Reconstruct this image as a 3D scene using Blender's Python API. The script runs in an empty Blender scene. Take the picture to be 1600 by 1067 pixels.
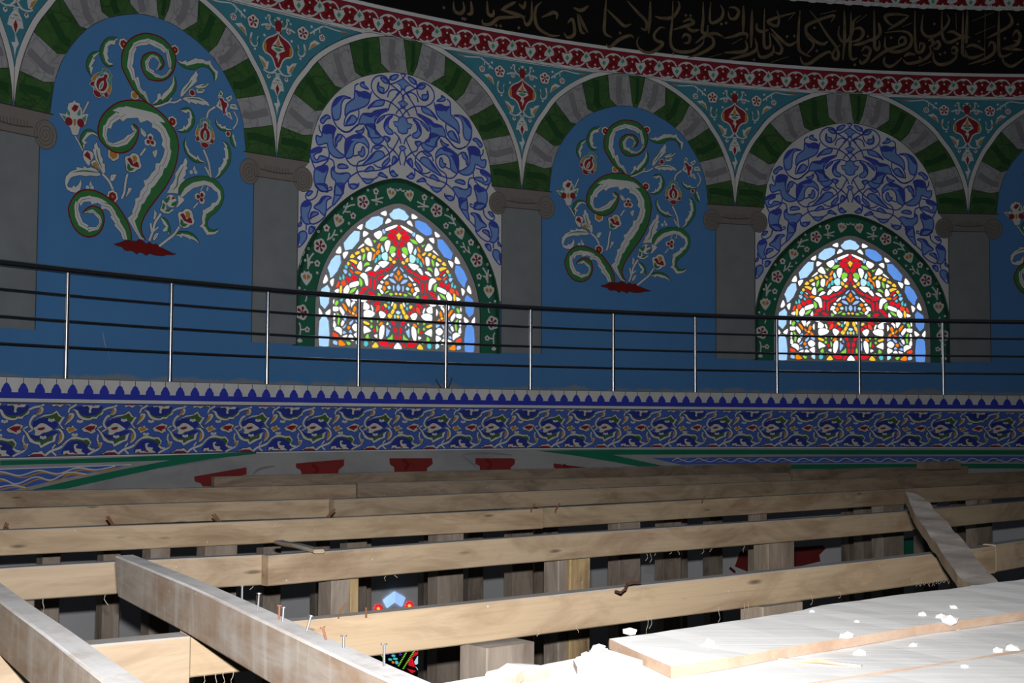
import bpy, bmesh, math, random
import numpy as np
from mathutils import Vector, Matrix
from mathutils.geometry import tessellate_polygon, delaunay_2d_cdt

# ------------------------------------------------------------------ camera
F, PITCH, ROLL = 2115.993, 0.055182, 0.005291       # solved from the railing and ledge lines
CX, CY, ZC = 6.782171, 4.303882, -0.300885          # drum axis relative to the eye, eye height over the ledge
RRAIL, DS, PH = 12.823462, 0.086584, -0.538184
RF = RRAIL - 0.08      # face of the frieze under the railing
RW = 13.4              # drum wall behind the walkway
TH0, BB, BW = -0.984123, 0.2219817, 0.2404015       # first column, widths of a blue bay and of a window bay
PAIR = BB + BW
scene = bpy.context.scene
col = scene.collection
cd = bpy.data.cameras.new('camera'); cam = bpy.data.objects.new('camera', cd); col.objects.link(cam)
cd.sensor_width = 36.0; cd.sensor_fit = 'HORIZONTAL'; cd.lens = F / 1600 * 36.0
cd.clip_start = 0.02; cd.clip_end = 200
EYE = Vector((-CX, -CY, ZC))
cam.matrix_world = Matrix.Translation(EYE) @ (Matrix.Rotation(math.pi/2 + PITCH, 4, 'X') @ Matrix.Rotation(ROLL, 4, 'Z'))
scene.camera = cam

# ------------------------------------------------------------------ world, light, exposure
w = bpy.data.worlds.new('dim_hall'); scene.world = w; w.use_nodes = True
bg = w.node_tree.nodes['Background']; bg.inputs[0].default_value = (0.80, 0.88, 1.0, 1); bg.inputs[1].default_value = 0.012
# the camera's own pop-up flash, nine centimetres above the lens
fl = bpy.data.lights.new('camera_flash', 'AREA'); flo = bpy.data.objects.new('camera_flash', fl); col.objects.link(flo)
fl.shape = 'RECTANGLE'; fl.size = 0.04; fl.size_y = 0.02; fl.energy = 140; fl.spread = math.radians(95); fl.color = (1.0, 0.99, 0.985)
flo.matrix_world = cam.matrix_world @ Matrix.Translation((0.0, 0.085, -0.02)) @ Matrix.Rotation(math.radians(6), 4, 'Y') @ Matrix.Rotation(math.radians(8), 4, 'X')
vs = scene.view_settings
vs.view_transform = 'Standard'; vs.look = 'None'; vs.exposure = 0.0; vs.gamma = 1.0; vs.use_curve_mapping = False

# ------------------------------------------------------------------ pixel -> place
def ray(x, y):
    a, b = x - 800.0, y - 533.5
    cr, sr = math.cos(ROLL), math.sin(ROLL)
    px, py = cr*a + sr*b, -sr*a + cr*b
    X, U = px / F, -py / F
    c, s = math.cos(PITCH), math.sin(PITCH)
    return X, c - U*s, s + U*c
def hit(x, y, R):
    """point of the photograph on the cylinder of radius R: (angle, height)"""
    dx, dy, dz = ray(x, y)
    A = dx*dx + dy*dy; B = -2*(dx*CX + dy*CY); C = CX*CX + CY*CY - R*R
    t = (-B + math.sqrt(B*B - 4*A*C)) / (2*A)
    return math.atan2(dx*t - CX, dy*t - CY), dz*t + ZC
def onplane(x, y, z):
    """point of the photograph on the level plane at height z"""
    dx, dy, dz = ray(x, y); t = (z - ZC) / dz
    return Vector((dx*t - CX, dy*t - CY, z))
def P(s):
    return [tuple(float(v) for v in q.split(',')) for q in s.split()]

# ------------------------------------------------------------------ objects
def obj(name, me, parent=None, label=None, cat=None, group=None, kind=None, mats=None):
    o = bpy.data.objects.new(name, me); col.objects.link(o)
    if parent is not None: o.parent = parent
    if label: o['label'] = label
    if cat: o['category'] = cat
    if group: o['group'] = group
    if kind: o['kind'] = kind
    if mats:
        for m in mats: me.materials.append(m)
    return o
def mesh(name, verts, faces, mats=(), idx=None, smooth=False):
    me = bpy.data.meshes.new(name); me.from_pydata([tuple(v) for v in verts], [], faces)
    for m in mats: me.materials.append(m)
    if idx is not None: me.polygons.foreach_set('material_index', idx)
    if smooth: me.polygons.foreach_set('use_smooth', [True]*len(me.polygons))
    me.update(); return me

# ------------------------------------------------------------------ materials
def nodes(name):
    m = bpy.data.materials.new(name); m.use_nodes = True
    nt = m.node_tree; return m, nt, nt.nodes['Principled BSDF']
def N(nt, t, **k):
    n = nt.nodes.new(t)
    for a, b in k.items(): setattr(n, a, b)
    return n
def ramp(nt, src, stops):
    r = N(nt, 'ShaderNodeValToRGB'); e = r.color_ramp.elements
    while len(e) < len(stops): e.new(0.5)
    for i, (p, c) in enumerate(stops):
        e[i].position = p; e[i].color = (c[0], c[1], c[2], 1) if hasattr(c, '__len__') else (c, c, c, 1)
    nt.links.new(src, r.inputs[0]); return r.outputs[0]
def mix(nt, fac, a, b, mode='MIX'):
    n = N(nt, 'ShaderNodeMix', data_type='RGBA', blend_type=mode)
    for s, v in ((n.inputs[0], fac), (n.inputs[6], a), (n.inputs[7], b)):
        if hasattr(v, 'is_output'): nt.links.new(v, s)
        elif hasattr(v, '__len__'): s.default_value = (v[0], v[1], v[2], 1)
        else: s.default_value = v
    return n.outputs[2]
def noise(nt, vec, scale, detail=4, rough=.55, dist=0.0):
    n = N(nt, 'ShaderNodeTexNoise'); n.inputs['Scale'].default_value = scale; n.inputs['Detail'].default_value = detail
    n.inputs['Roughness'].default_value = rough; n.inputs['Distortion'].default_value = dist
    nt.links.new(vec, n.inputs['Vector']); return n.outputs['Fac']
def sc(nt, vec, s):
    n = N(nt, 'ShaderNodeMapping'); n.inputs['Scale'].default_value = s; nt.links.new(vec, n.inputs[0]); return n.outputs[0]
M = {}
def paint(name, c, rough=.65, var=.10, scale=3.0, spec=.25):
    m, nt, b = nodes(name); tc = N(nt, 'ShaderNodeTexCoord').outputs['Object']
    f = noise(nt, tc, scale, 5)
    lo = [max(0, v*(1-var)) for v in c]; hi = [min(1, v*(1+var)) for v in c]
    nt.links.new(ramp(nt, f, ((.3, lo), (.7, hi))), b.inputs['Base Color'])
    b.inputs['Roughness'].default_value = rough; b.inputs['Specular IOR Level'].default_value = spec
    M[name] = m; return m
for nm, c in dict(white=(.525,.53,.53), offwhite=(.48,.49,.48), black=(.012,.012,.014), ink=(.03,.025,.035), turquoise=(.045,.19,.255),
        red=(.22,.018,.024), crimson=(.20,.014,.026), gold=(.40,.20,.035), leafgreen=(.035,.16,.05), mint=(.06,.26,.17), bordergreen=(.018,.12,.07),
        darkgreen=(.008,.05,.028), arabdark=(.04,.06,.34), arablight=(.145,.255,.52), olive=(.05,.11,.03), friezeblue=(.05,.105,.38), friezedark=(.022,.035,.24),
        merlonblue=(.028,.04,.36), column=(.175,.19,.20), columnline=(.05,.05,.05), stone=(.165,.15,.14), stoneline=(.075,.065,.06),
        roundelred=(.14,.008,.008), greenband=(.01,.13,.075), voussoirred=(.17,.02,.02), plaster=(.40,.41,.43), inscription=(.004,.004,.005)).items():
    paint(nm, [min(.8, v*1.42) for v in c])
paint('gilding', (.17,.125,.07), rough=.4, spec=.6, var=.35, scale=9)
# blue wall with plaster smears where it meets the walkway
m, nt, b = nodes('bluewall'); M['bluewall'] = m
tc = N(nt, 'ShaderNodeTexCoord').outputs['Object']; sep = N(nt, 'ShaderNodeSeparateXYZ'); nt.links.new(tc, sep.inputs[0])
base = ramp(nt, noise(nt, tc, 1.1, 5), ((.3, (.078,.25,.56)), (.7, (.092,.28,.61))))
ht = N(nt, 'ShaderNodeMapRange'); nt.links.new(sep.outputs[2], ht.inputs[0])
ht.inputs[1].default_value = 0.02; ht.inputs[2].default_value = 0.15; ht.inputs[3].default_value = .52; ht.inputs[4].default_value = 0.0
ad = N(nt, 'ShaderNodeMath', operation='ADD'); nt.links.new(ht.outputs[0], ad.inputs[0]); nt.links.new(noise(nt, tc, 2.6, 6, .6), ad.inputs[1])
nt.links.new(mix(nt, ramp(nt, ad.outputs[0], ((.86, 0.), (1.0, .75))), base, (.33,.32,.29)), b.inputs['Base Color'])
b.inputs['Roughness'].default_value = .6
# painted marble of the voussoirs
def marble(name, a, c, vein, s):
    m, nt, b = nodes(name); M[name] = m
    tc = N(nt, 'ShaderNodeTexCoord').outputs['Object']
    v = N(nt, 'ShaderNodeTexVoronoi', feature='DISTANCE_TO_EDGE'); v.inputs['Scale'].default_value = s
    wv = N(nt, 'ShaderNodeVectorMath', operation='ADD'); ns = N(nt, 'ShaderNodeTexNoise'); ns.inputs['Scale'].default_value = 5
    nt.links.new(tc, ns.inputs['Vector']); k = N(nt, 'ShaderNodeVectorMath', operation='SCALE'); k.inputs['Scale'].default_value = .22
    nt.links.new(ns.outputs['Color'], k.inputs[0]); nt.links.new(tc, wv.inputs[0]); nt.links.new(k.outputs[0], wv.inputs[1])
    nt.links.new(wv.outputs[0], v.inputs['Vector'])
    base = ramp(nt, noise(nt, tc, 2.6, 5, .6, 1.2), ((.38, a), (.62, c)))
    nt.links.new(mix(nt, ramp(nt, v.outputs['Distance'], ((.0, .75), (.05, .0))), base, vein), b.inputs['Base Color'])
    b.inputs['Roughness'].default_value = .55
marble('marblewhite', (.35,.355,.37), (.43,.435,.45), (.22,.22,.24), 6.0)
marble('marblegreen', (.036,.115,.03), (.062,.16,.042), (.02,.06,.02), 5.0)
paint('veingrey', (.26,.26,.285)); paint('veingreen', (.022,.085,.026))
# lower plaster wall
m, nt, b = nodes('lowerwall'); M['lowerwall'] = m
tc = N(nt, 'ShaderNodeTexCoord').outputs['Object']
nt.links.new(ramp(nt, noise(nt, sc(nt, tc, (1,1,2.2)), 1.3, 6, .6, .6), ((.34, (.30,.305,.32)), (.6, (.40,.405,.415)))), b.inputs['Base Color'])
b.inputs['Roughness'].default_value = .7
paint('palewall', (.76,.77,.79), var=.08, scale=1.2)  # paler tone of the wall below the arch heads
# sawn timber; the grain runs along the local x axis, dust lies on what faces up
def timber(name, a, c, dark, dust=.85, dustcol=(.40,.40,.40), knots=True, grain=1.0, streak=False, dlow=.55):
    m, nt, b = nodes(name); M[name] = m
    tc = N(nt, 'ShaderNodeTexCoord').outputs['Object']; oi = N(nt, 'ShaderNodeObjectInfo')
    off = N(nt, 'ShaderNodeVectorMath', operation='SCALE'); off.inputs[0].default_value = (37., 11., 5.); nt.links.new(oi.outputs['Random'], off.inputs['Scale'])
    ad = N(nt, 'ShaderNodeVectorMath', operation='ADD'); nt.links.new(tc, ad.inputs[0]); nt.links.new(off.outputs[0], ad.inputs[1]); v = ad.outputs[0]
    g = noise(nt, sc(nt, v, (1.2*grain, 26, 34)), 1.0, 6, .62, .35)
    base = ramp(nt, g, ((.28, a), (.55, c), (.8, [x*.86 for x in a])))
    bl = ramp(nt, noise(nt, sc(nt, v, (2.0, 5, 7)), 1.0, 5, .65, .8), ((.43, 0.), (.68, .9)))
    base = mix(nt, bl, base, dark)
    if streak:      # pale runs of plaster water down the sides
        base = mix(nt, ramp(nt, noise(nt, sc(nt, v, (9, 2, 1.2)), 1.0, 5, .65, 1.4), ((.52, 0.), (.72, .55))), base, (.50,.47,.45))
    tone = ramp(nt, oi.outputs['Random'], ((0., (.84,.82,.80)), (.5, (1.,1.,1.)), (1., (1.06,1.02,.95))))
    base = mix(nt, 1.0, base, tone, 'MULTIPLY')
    if knots:
        vo = N(nt, 'ShaderNodeTexVoronoi'); vo.inputs['Scale'].default_value = 1.0; nt.links.new(sc(nt, v, (2.3, 9, 10)), vo.inputs['Vector'])
        base = mix(nt, ramp(nt, vo.outputs['Distance'], ((.035, .8), (.10, 0.))), base, [x*.35 for x in dark])
    vs2 = N(nt, 'ShaderNodeTexVoronoi'); vs2.inputs['Scale'].default_value = 16.0; nt.links.new(v, vs2.inputs['Vector'])      # specks of plaster
    base = mix(nt, ramp(nt, vs2.outputs['Distance'], ((.035, .7), (.06, 0.))), base, (.55,.54,.52))
    ge = N(nt, 'ShaderNodeNewGeometry'); sp = N(nt, 'ShaderNodeSeparateXYZ'); nt.links.new(ge.outputs['Normal'], sp.inputs[0])
    up = ramp(nt, sp.outputs[2], ((.55, 0.), (.8, 1.)))
    dn = ramp(nt, noise(nt, v, 13, 6, .7), ((.30, dust*dlow), (.55, dust)))
    fm = N(nt, 'ShaderNodeMath', operation='MULTIPLY'); nt.links.new(up, fm.inputs[0]); nt.links.new(dn, fm.inputs[1])
    base = mix(nt, fm.outputs[0], base, dustcol)
    nt.links.new(base, b.inputs['Base Color']); b.inputs['Roughness'].default_value = .75
    bp = N(nt, 'ShaderNodeBump'); bp.inputs['Strength'].default_value = .25; bp.inputs['Distance'].default_value = .004
    nt.links.new(g, bp.inputs['Height']); nt.links.new(bp.outputs[0], b.inputs['Normal'])
timber('pine', (.33,.25,.165), (.395,.305,.21), (.21,.14,.085))
timber('oldpine', (.24,.18,.125), (.31,.24,.175), (.13,.095,.07), knots=False)
timber('greypost', (.22,.18,.145), (.30,.25,.205), (.12,.09,.07), dust=.6, knots=False)
timber('dustybeam', (.27,.215,.165), (.36,.31,.265), (.23,.135,.07), dust=1.0, dustcol=(.66,.65,.65), knots=False, grain=3.0, streak=True)
timber('bark', (.36,.31,.275), (.50,.45,.41), (.20,.15,.125), dust=.35, dustcol=(.50,.47,.45), knots=False, grain=22.0)
timber('rottenbark', (.24,.16,.075), (.38,.28,.15), (.07,.04,.025), dust=.3, knots=False, grain=2.0)
timber('plankwood', (.25,.18,.135), (.32,.24,.185), (.22,.14,.095), dust=1.02, dustcol=(.76,.76,.755), knots=False, dlow=.9)
def plain(name, c, rough=.5, metal=0.0):
    m, nt, b = nodes(name); M[name] = m
    tc = N(nt, 'ShaderNodeTexCoord').outputs['Object']
    nt.links.new(ramp(nt, noise(nt, tc, 40, 3), ((.3, [v*.85 for v in c]), (.7, c))), b.inputs['Base Color'])
    b.inputs['Roughness'].default_value = rough; b.inputs['Metallic'].default_value = metal
plain('steel', (.62,.63,.65), .27, 1.0); plain('nailsteel', (.13,.13,.135), .55, .6); plain('rust', (.14,.055,.025), .8); plain('plastercrumb', (.52,.52,.51), .9)
plain('fibre', (.35,.30,.24), .8)
plain('tracery', (.52,.51,.52), .8); plain('leading', (.01,.01,.012), .6); plain('deckgrey', (.10,.095,.09), .9); plain('sill', (.16,.16,.155), .8)
def glass(name, c, e):
    """coloured pane with daylight behind it"""
    m, nt, b = nodes(name); M[name] = m
    tc = N(nt, 'ShaderNodeTexCoord').outputs['Object']
    k = ramp(nt, noise(nt, tc, 6, 4, .6), ((.3, [v*.82 for v in c]), (.7, c)))
    nt.links.new(k, b.inputs['Base Color']); nt.links.new(k, b.inputs['Emission Color'])
    b.inputs['Emission Strength'].default_value = e; b.inputs['Roughness'].default_value = .15
for nm, c, e in (('gW', (1,.985,.97), 1.25), ('gB', (.42,.68,1), 1.0), ('gD', (.13,.33,.86), .85), ('gb', (.36,.58,.98), .95), ('gR', (.82,.012,.03), .85), ('gr', (.93,.07,.025), .9),
        ('gO', (1,.27,.008), .9), ('gY', (1,.66,.05), .95), ('gg', (.30,.78,.08), .85), ('gC', (.10,.62,.68), .85), ('gc', (.50,.86,.96), .95), ('gP', (.08,.03,.55), .8)):
    glass(nm, c, e)

# ------------------------------------------------------------------ flat painted work on a cylinder
def cat(pts, k=4, closed=False):
    n = len(pts)
    if n < 3: return list(pts)
    out = []
    rng = range(n) if closed else range(n-1)
    for i in rng:
        if closed: p0, p1, p2, p3 = pts[i-1], pts[i], pts[(i+1) % n], pts[(i+2) % n]
        else: p0, p1, p2, p3 = pts[max(i-1,0)], pts[i], pts[i+1], pts[min(i+2,n-1)]
        for j in range(k):
            t = j/k; a = 2*p1[0]; out.append(tuple(.5*(2*p1[q] + (p2[q]-p0[q])*t + (2*p0[q]-5*p1[q]+4*p2[q]-p3[q])*t*t + (3*p1[q]-p0[q]-3*p2[q]+p3[q])*t**3) for q in (0,1)))
    if not closed: out.append(tuple(pts[-1]))
    return out
def resample(pts, step, closed=True):
    out = []; n = len(pts)
    for i in range(n if closed else n-1):
        a, b = pts[i], pts[(i+1) % n]; d = math.dist(a, b); k = max(1, int(math.ceil(d/step)))
        out += [(a[0]+(b[0]-a[0])*j/k, a[1]+(b[1]-a[1])*j/k) for j in range(k)]
    if not closed: out.append(pts[-1])
    return out
def inside(p, poly):
    c = False; n = len(poly); x, y = p
    for i in range(n):
        x1, y1 = poly[i]; x2, y2 = poly[i-1]
        if (y1 > y) != (y2 > y) and x < (x2-x1)*(y-y1)/(y2-y1) + x1: c = not c
    return c
def area(q): return .5*sum(q[i-1][0]*q[i][1] - q[i][0]*q[i-1][1] for i in range(len(q)))
def fill(poly, grid=.22, holes=()):
    """triangles of a polygon (with holes) in the unrolled wall"""
    xs = [p[0] for p in poly]; ys = [p[1] for p in poly]
    if max(xs)-min(xs) < grid*1.3 and not holes:
        return list(poly), [tuple(t) for t in tessellate_polygon([[Vector((p[0], p[1], 0)) for p in poly]])]
    polys = [resample(poly, grid)] + [list(h) for h in holes]
    polys = [q if area(q) > 0 else list(reversed(q)) for q in polys]
    V, FA = [], []
    for q in polys:
        FA.append(list(range(len(V), len(V)+len(q)))); V += [Vector(p) for p in q]
    gx = np.arange(min(xs)+grid*.5, max(xs), grid); gy = np.arange(min(ys)+grid*.5, max(ys), grid*2)
    for x in gx:
        for y in gy:
            if inside((x, y), poly) and not any(inside((x, y), h) for h in holes): V.append(Vector((x, y)))
    r = delaunay_2d_cdt(V, [], FA, 1, 1e-5)
    vs_, fs, of = r[0], r[2], r[5]
    keep = [tuple(f) for f, o in zip(fs, of) if 0 in o and not any(k > 0 for k in o)]
    return [(v.x, v.y) for v in vs_], keep
class Art:
    """coloured shapes painted on a cylinder; local coordinates are (arc length, height)"""
    def __init__(s, R, th=0.0, mpp=.0066, step=.0012, base=.001):
        s.R, s.th, s.mpp, s.step, s.base = R, th, mpp, step, base
        s.v, s.f, s.i, s.m = [], [], [], []
        s.o = (0., 0., 1.)
    def z(s, ox, oy, k): s.o = (ox, oy, k); return s
    def L(s, pts):
        if isinstance(pts, str): pts = P(pts)
        ox, oy, k = s.o; out = []
        for x, y in pts:
            t, h = hit(ox + x/k, oy + y/k, s.R); out.append(((t-s.th)*s.R, h))
        return out
    def mi(s, mat):
        if mat not in s.m: s.m.append(mat)
        return s.m.index(mat)
    def raw(s, verts, faces, mat, layer):
        n = len(s.v); r = s.R - s.base - layer*s.step
        s.v += [(r*math.sin(x/s.R), r*math.cos(x/s.R), y) for x, y in verts]
        for f in faces:
            if len(f) == 3:
                a, b, c = (verts[q] for q in f)
                if (b[0]-a[0])*(c[1]-a[1]) - (b[1]-a[1])*(c[0]-a[0]) < 0: f = (f[0], f[2], f[1])
            s.f.append(tuple(n+q for q in f)); s.i.append(s.mi(mat))
    def poly(s, pts, mat, layer=0, smooth=False, outline=None, ow=1.0, mirror=False, local=False, half=False, grid=.22):
        q = pts if local else s.L(pts)
        if half:
            sd = 1 if max(q, key=lambda p: abs(p[0]))[0] > 0 else -1; q = [(sd*max(sd*a, 0.), b) for a, b in q]; q[0] = (0., q[0][1]); q[-1] = (0., q[-1][1])
            q = q + [(-a, b) for a, b in reversed(q) if abs(a) > .001]
        if smooth: q = cat(q, 4, True)
        for sg in ((1, -1) if mirror else (1,)):
            r = [(a*sg, b) for a, b in q]
            v, f = fill(r, grid); s.raw(v, f, mat, layer)
            if outline: s.line(r + [r[0]], ow, outline, layer+.5, local=True, smooth=False)
    def line(s, pts, width, mat, layer=0, smooth=True, mirror=False, local=False, taper=None, under=None, uw=1.1):
        q = pts if local else s.L(pts)
        if smooth: q = cat(q, 5)
        q = [p for i, p in enumerate(q) if i == 0 or math.dist(p, q[i-1]) > 1e-5]
        if len(q) < 2: return
        if under: s.line(q, width + 2*uw, under, layer-.5, False, mirror, True, taper)
        n = len(q); w0 = width*s.mpp/2
        for sg in ((1, -1) if mirror else (1,)):
            vs_ = []
            for i, p in enumerate(q):
                a, b = q[max(i-1,0)], q[min(i+1,n-1)]; dx, dy = b[0]-a[0], b[1]-a[1]; d = math.hypot(dx, dy) or 1
                t = i/(n-1); k = w0
                if taper == 'end': k *= max(.12, 1 - t**2)
                elif taper == 'both': k *= max(.15, math.sin(math.pi*min(max(t, .04), .96))**.6)
                elif taper == 'start': k *= max(.12, 1-(1-t)**2)
                vs_ += [((p[0]-dy/d*k)*sg, p[1]+dx/d*k), ((p[0]+dy/d*k)*sg, p[1]-dx/d*k)]
            fs = []
            for i in range(n-1):
                a, b, c, d = 2*i, 2*i+1, 2*i+3, 2*i+2
                fs += [(a, b, c), (a, c, d)]
            s.raw(vs_, fs, mat, layer)
    def disc(s, c, r, mat, layer=0, n=14, lobes=0, amp=.18, rot=0., sy=1.0, local=False, mirror=False):
        q = c if local else s.L([c])[0]
        r = r*s.mpp
        for sg in ((1, -1) if mirror else (1,)):
            pts = []
            for k in range(n if not lobes else lobes*5):
                a = 2*math.pi*k/(n if not lobes else lobes*5) + rot
                rr = r*(1 - amp + amp*abs(math.cos((a-rot)*lobes/2))) if lobes else r
                pts.append(((q[0]+rr*math.sin(a))*sg, q[1]+rr*math.cos(a)*sy))
            s.raw(pts + [(q[0]*sg, q[1])], [(k, (k+1) % len(pts), len(pts)) for k in range(len(pts))], mat, layer)
    def pinwheel(s, c, r, layer=0, n=5, rot=0., edge='ink', mirror=False, ring='white', heart='red'):
        """white lobed blossom with red petals round a dark eye"""
        q = s.L([c])[0]
        for sg in ((1, -1) if mirror else (1,)):
            qq = (q[0]*sg, q[1])
            if edge: s.disc(qq, r*1.09, edge, layer-.5, lobes=n, rot=rot*sg, local=True)
            s.disc(qq, r, ring, layer, lobes=n, rot=rot*sg, local=True)
            for k in range(n):
                a = (rot + 2*math.pi*k/n)*sg; rr = r*s.mpp
                pt = lambda u, ph: (qq[0]+rr*u*math.sin(a+ph), qq[1]+rr*u*math.cos(a+ph))
                s.raw([pt(.05,0), pt(.5,-.42), pt(.72,-.28), pt(.74,.16), pt(.5,.3)], [(0,1,2),(0,2,3),(0,3,4)], heart, layer+.5)
            s.disc(qq, r*.13, 'ink', layer+1, local=True)
    def mesh(s, name):
        me = mesh(name, s.v, s.f, [M[k] for k in s.m], s.i); return me
def band(a, z0, z1, mat, layer, t0, t1):
    """ring segment; angles are absolute, the art's own angle is zero"""
    n = max(2, int((t1-t0)/.012)); vs_, fs = [], []
    for k in range(n+1):
        x = (t0 + (t1-t0)*k/n)*a.R; vs_ += [(x, z0), (x, z1)]
    for k in range(n): fs += [(2*k, 2*k+2, 2*k+3), (2*k, 2*k+3, 2*k+1)]
    a.raw(vs_, fs, mat, layer)
T0, T1 = TH0 - PAIR, TH0 + 2*PAIR + BB + .32       # how much of the drum is built
def turn(o, th): o.rotation_euler = (0, 0, -th)
# ================================================================== the drum wall
T0, T1 = TH0 - BW - .02, TH0 + 2*PAIR + BB + .02
TIPS = [TH0 - BW, TH0, TH0 + BB, TH0 + PAIR, TH0 + PAIR + BB, TH0 + 2*PAIR, TH0 + 2*PAIR + BB]
BLUE = [TH0 + BB/2 + k*PAIR for k in range(3)]
WIND = [TH0 - BW/2 + k*PAIR for k in range(3)]
WC = WIND[1]          # the window bay that was traced
BC = BLUE[0]          # the blue bay that was traced
# outlines in the window bay
g = Art(RW, WC)
GREEN_OUT = cat(g.L('455,538 456.5,500 458.5,470 461.5,440 472,401 493,359 520,329 550,305 586,287 610,280.4 628,279.5 640,282.5 670,297.5 700,320 730,353 754,389 772,428 779.5,467 780,500 780,554.6'), 3)
GREEN_IN = cat(g.L('489,540 489.3,500 490,470 496,440 508,410 529,377 556,350 586,332 610,321.5 625,317.6 640,321 670,339.5 700,368 724,401 739,434 746.5,467 748,500 748,552.5'), 3)
def sym(q):          # the window is symmetric about its bay
    n = len(q); return [((q[i][0]-q[n-1-i][0])/2, (q[i][1]+q[n-1-i][1])/2) for i in range(n)]
def half_out(q):     # resample both sides alike before averaging
    d = [0]
    for i in range(1, len(q)): d.append(d[-1] + math.dist(q[i], q[i-1]))
    t = np.linspace(0, d[-1], 61)
    return sym(list(zip(np.interp(t, d, [p[0] for p in q]), np.interp(t, d, [p[1] for p in q]))))
GREEN_OUT, GREEN_IN = half_out(GREEN_OUT), half_out(GREEN_IN)
ZSILL = (GREEN_OUT[0][1] + GREEN_IN[0][1])/2
GREEN_OUT[0] = (GREEN_OUT[0][0], ZSILL); GREEN_OUT[-1] = (GREEN_OUT[-1][0], ZSILL); GREEN_IN[0] = (GREEN_IN[0][0], ZSILL); GREEN_IN[-1] = (GREEN_IN[-1][0], ZSILL)
ZTOP = 5.9
def cyl(verts, R): return [(R*math.sin(x/R), R*math.cos(x/R), y) for x, y in verts]
holes = []
WOFF = (-.002, -.0018, 0.)          # the windows sit slightly off the middle of their bays
for tw, dw in zip(WIND, WOFF): holes.append([((tw+dw)*RW + x, y) for x, y in GREEN_IN])
v, f = fill([(T0*RW, 0), (T1*RW, 0), (T1*RW, ZTOP), (T0*RW, ZTOP)], .25, holes)
wall = obj('wall_drum', mesh('wall_drum', cyl(v, RW), f, [M['bluewall']]), kind='structure')

# ---- bands above the arches
def ring_part(name, spec, R, base=.001, parent=None, t0=None, t1=None):
    a = Art(R, 0, base=base)
    for z0, z1, mat, lay in spec: band(a, z0, z1, mat, lay, T0 if t0 is None else t0, T1 if t1 is None else t1)
    return obj(name, a.mesh(name), parent)
ring_part('red_band', [(3.905, 4.258, 'white', 0), (3.952, 4.212, 'crimson', 1), (4.210, 4.216, 'ink', 2), (3.949, 3.954, 'ink', 2), (4.258, 4.264, 'ink', 1)], RW, parent=wall)
ring_part('upper_band', [(5.115, 5.5, 'white', 0), (5.165, 5.40, 'crimson', 1)], RW, parent=wall)
insc = ring_part('inscription_band', [(4.262, 5.115, 'inscription', 0)], RW, parent=wall)
insc['label'] = 'black band with gilded Arabic calligraphy above the arches'
# repeated motif of the red band, traced once
RB0, RBP = -0.5904981, 0.0383
a = Art(RW, RB0, .0064).z(680, 0, 6.667)
def redflower(pts, gr):
    a.poly(pts, 'offwhite', 4, outline='ink', ow=.5); a.poly(gr, 'mint', 5)
redflower('160,410 148,350 200,365 252,355 268,400 245,440 210,487 175,440', '207,380 230,410 207,442 186,410')
redflower('360,412 382,390 410,343 440,380 458,410 462,450 405,472 352,450', '410,372 432,405 408,432 388,405')
for s_ in ('225,352 262,326 310,318 360,335 397,372', '235,482 270,505 315,512 370,490 400,462', '430,380 465,360 510,352 565,372 600,430', '415,474 436,520 490,546 530,545 565,528'):
    a.line(s_, 3.0, 'offwhite', 3, under='ink', uw=.4)
for s_ in ('280,322 310,345 345,322 320,316', '275,508 310,488 350,505 315,515', '480,357 515,378 550,362 520,352', '470,538 505,518 540,540 500,548'): a.poly(s_, 'offwhite', 3)
for q in ((315,378), (310,462), (515,415), (505,498)): a.disc(q, 2.0, 'offwhite', 3)
for s_ in ('265,355 355,455', '360,350 270,455', '470,385 555,500', '560,400 465,500'): a.line(s_, 5, 'roundelred', 2, smooth=False)
me = a.mesh('red_band_motif')
for k in range(-18, 24):
    t = RB0 + k*RBP
    if T0 < t < T1 - RBP:
        o = obj('red_band_motif', me, wall); turn(o, t)
        if -4 < k: o2 = obj('upper_band_motif', me, wall); turn(o2, t); o2.location = (0, 0, 1.163)
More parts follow.
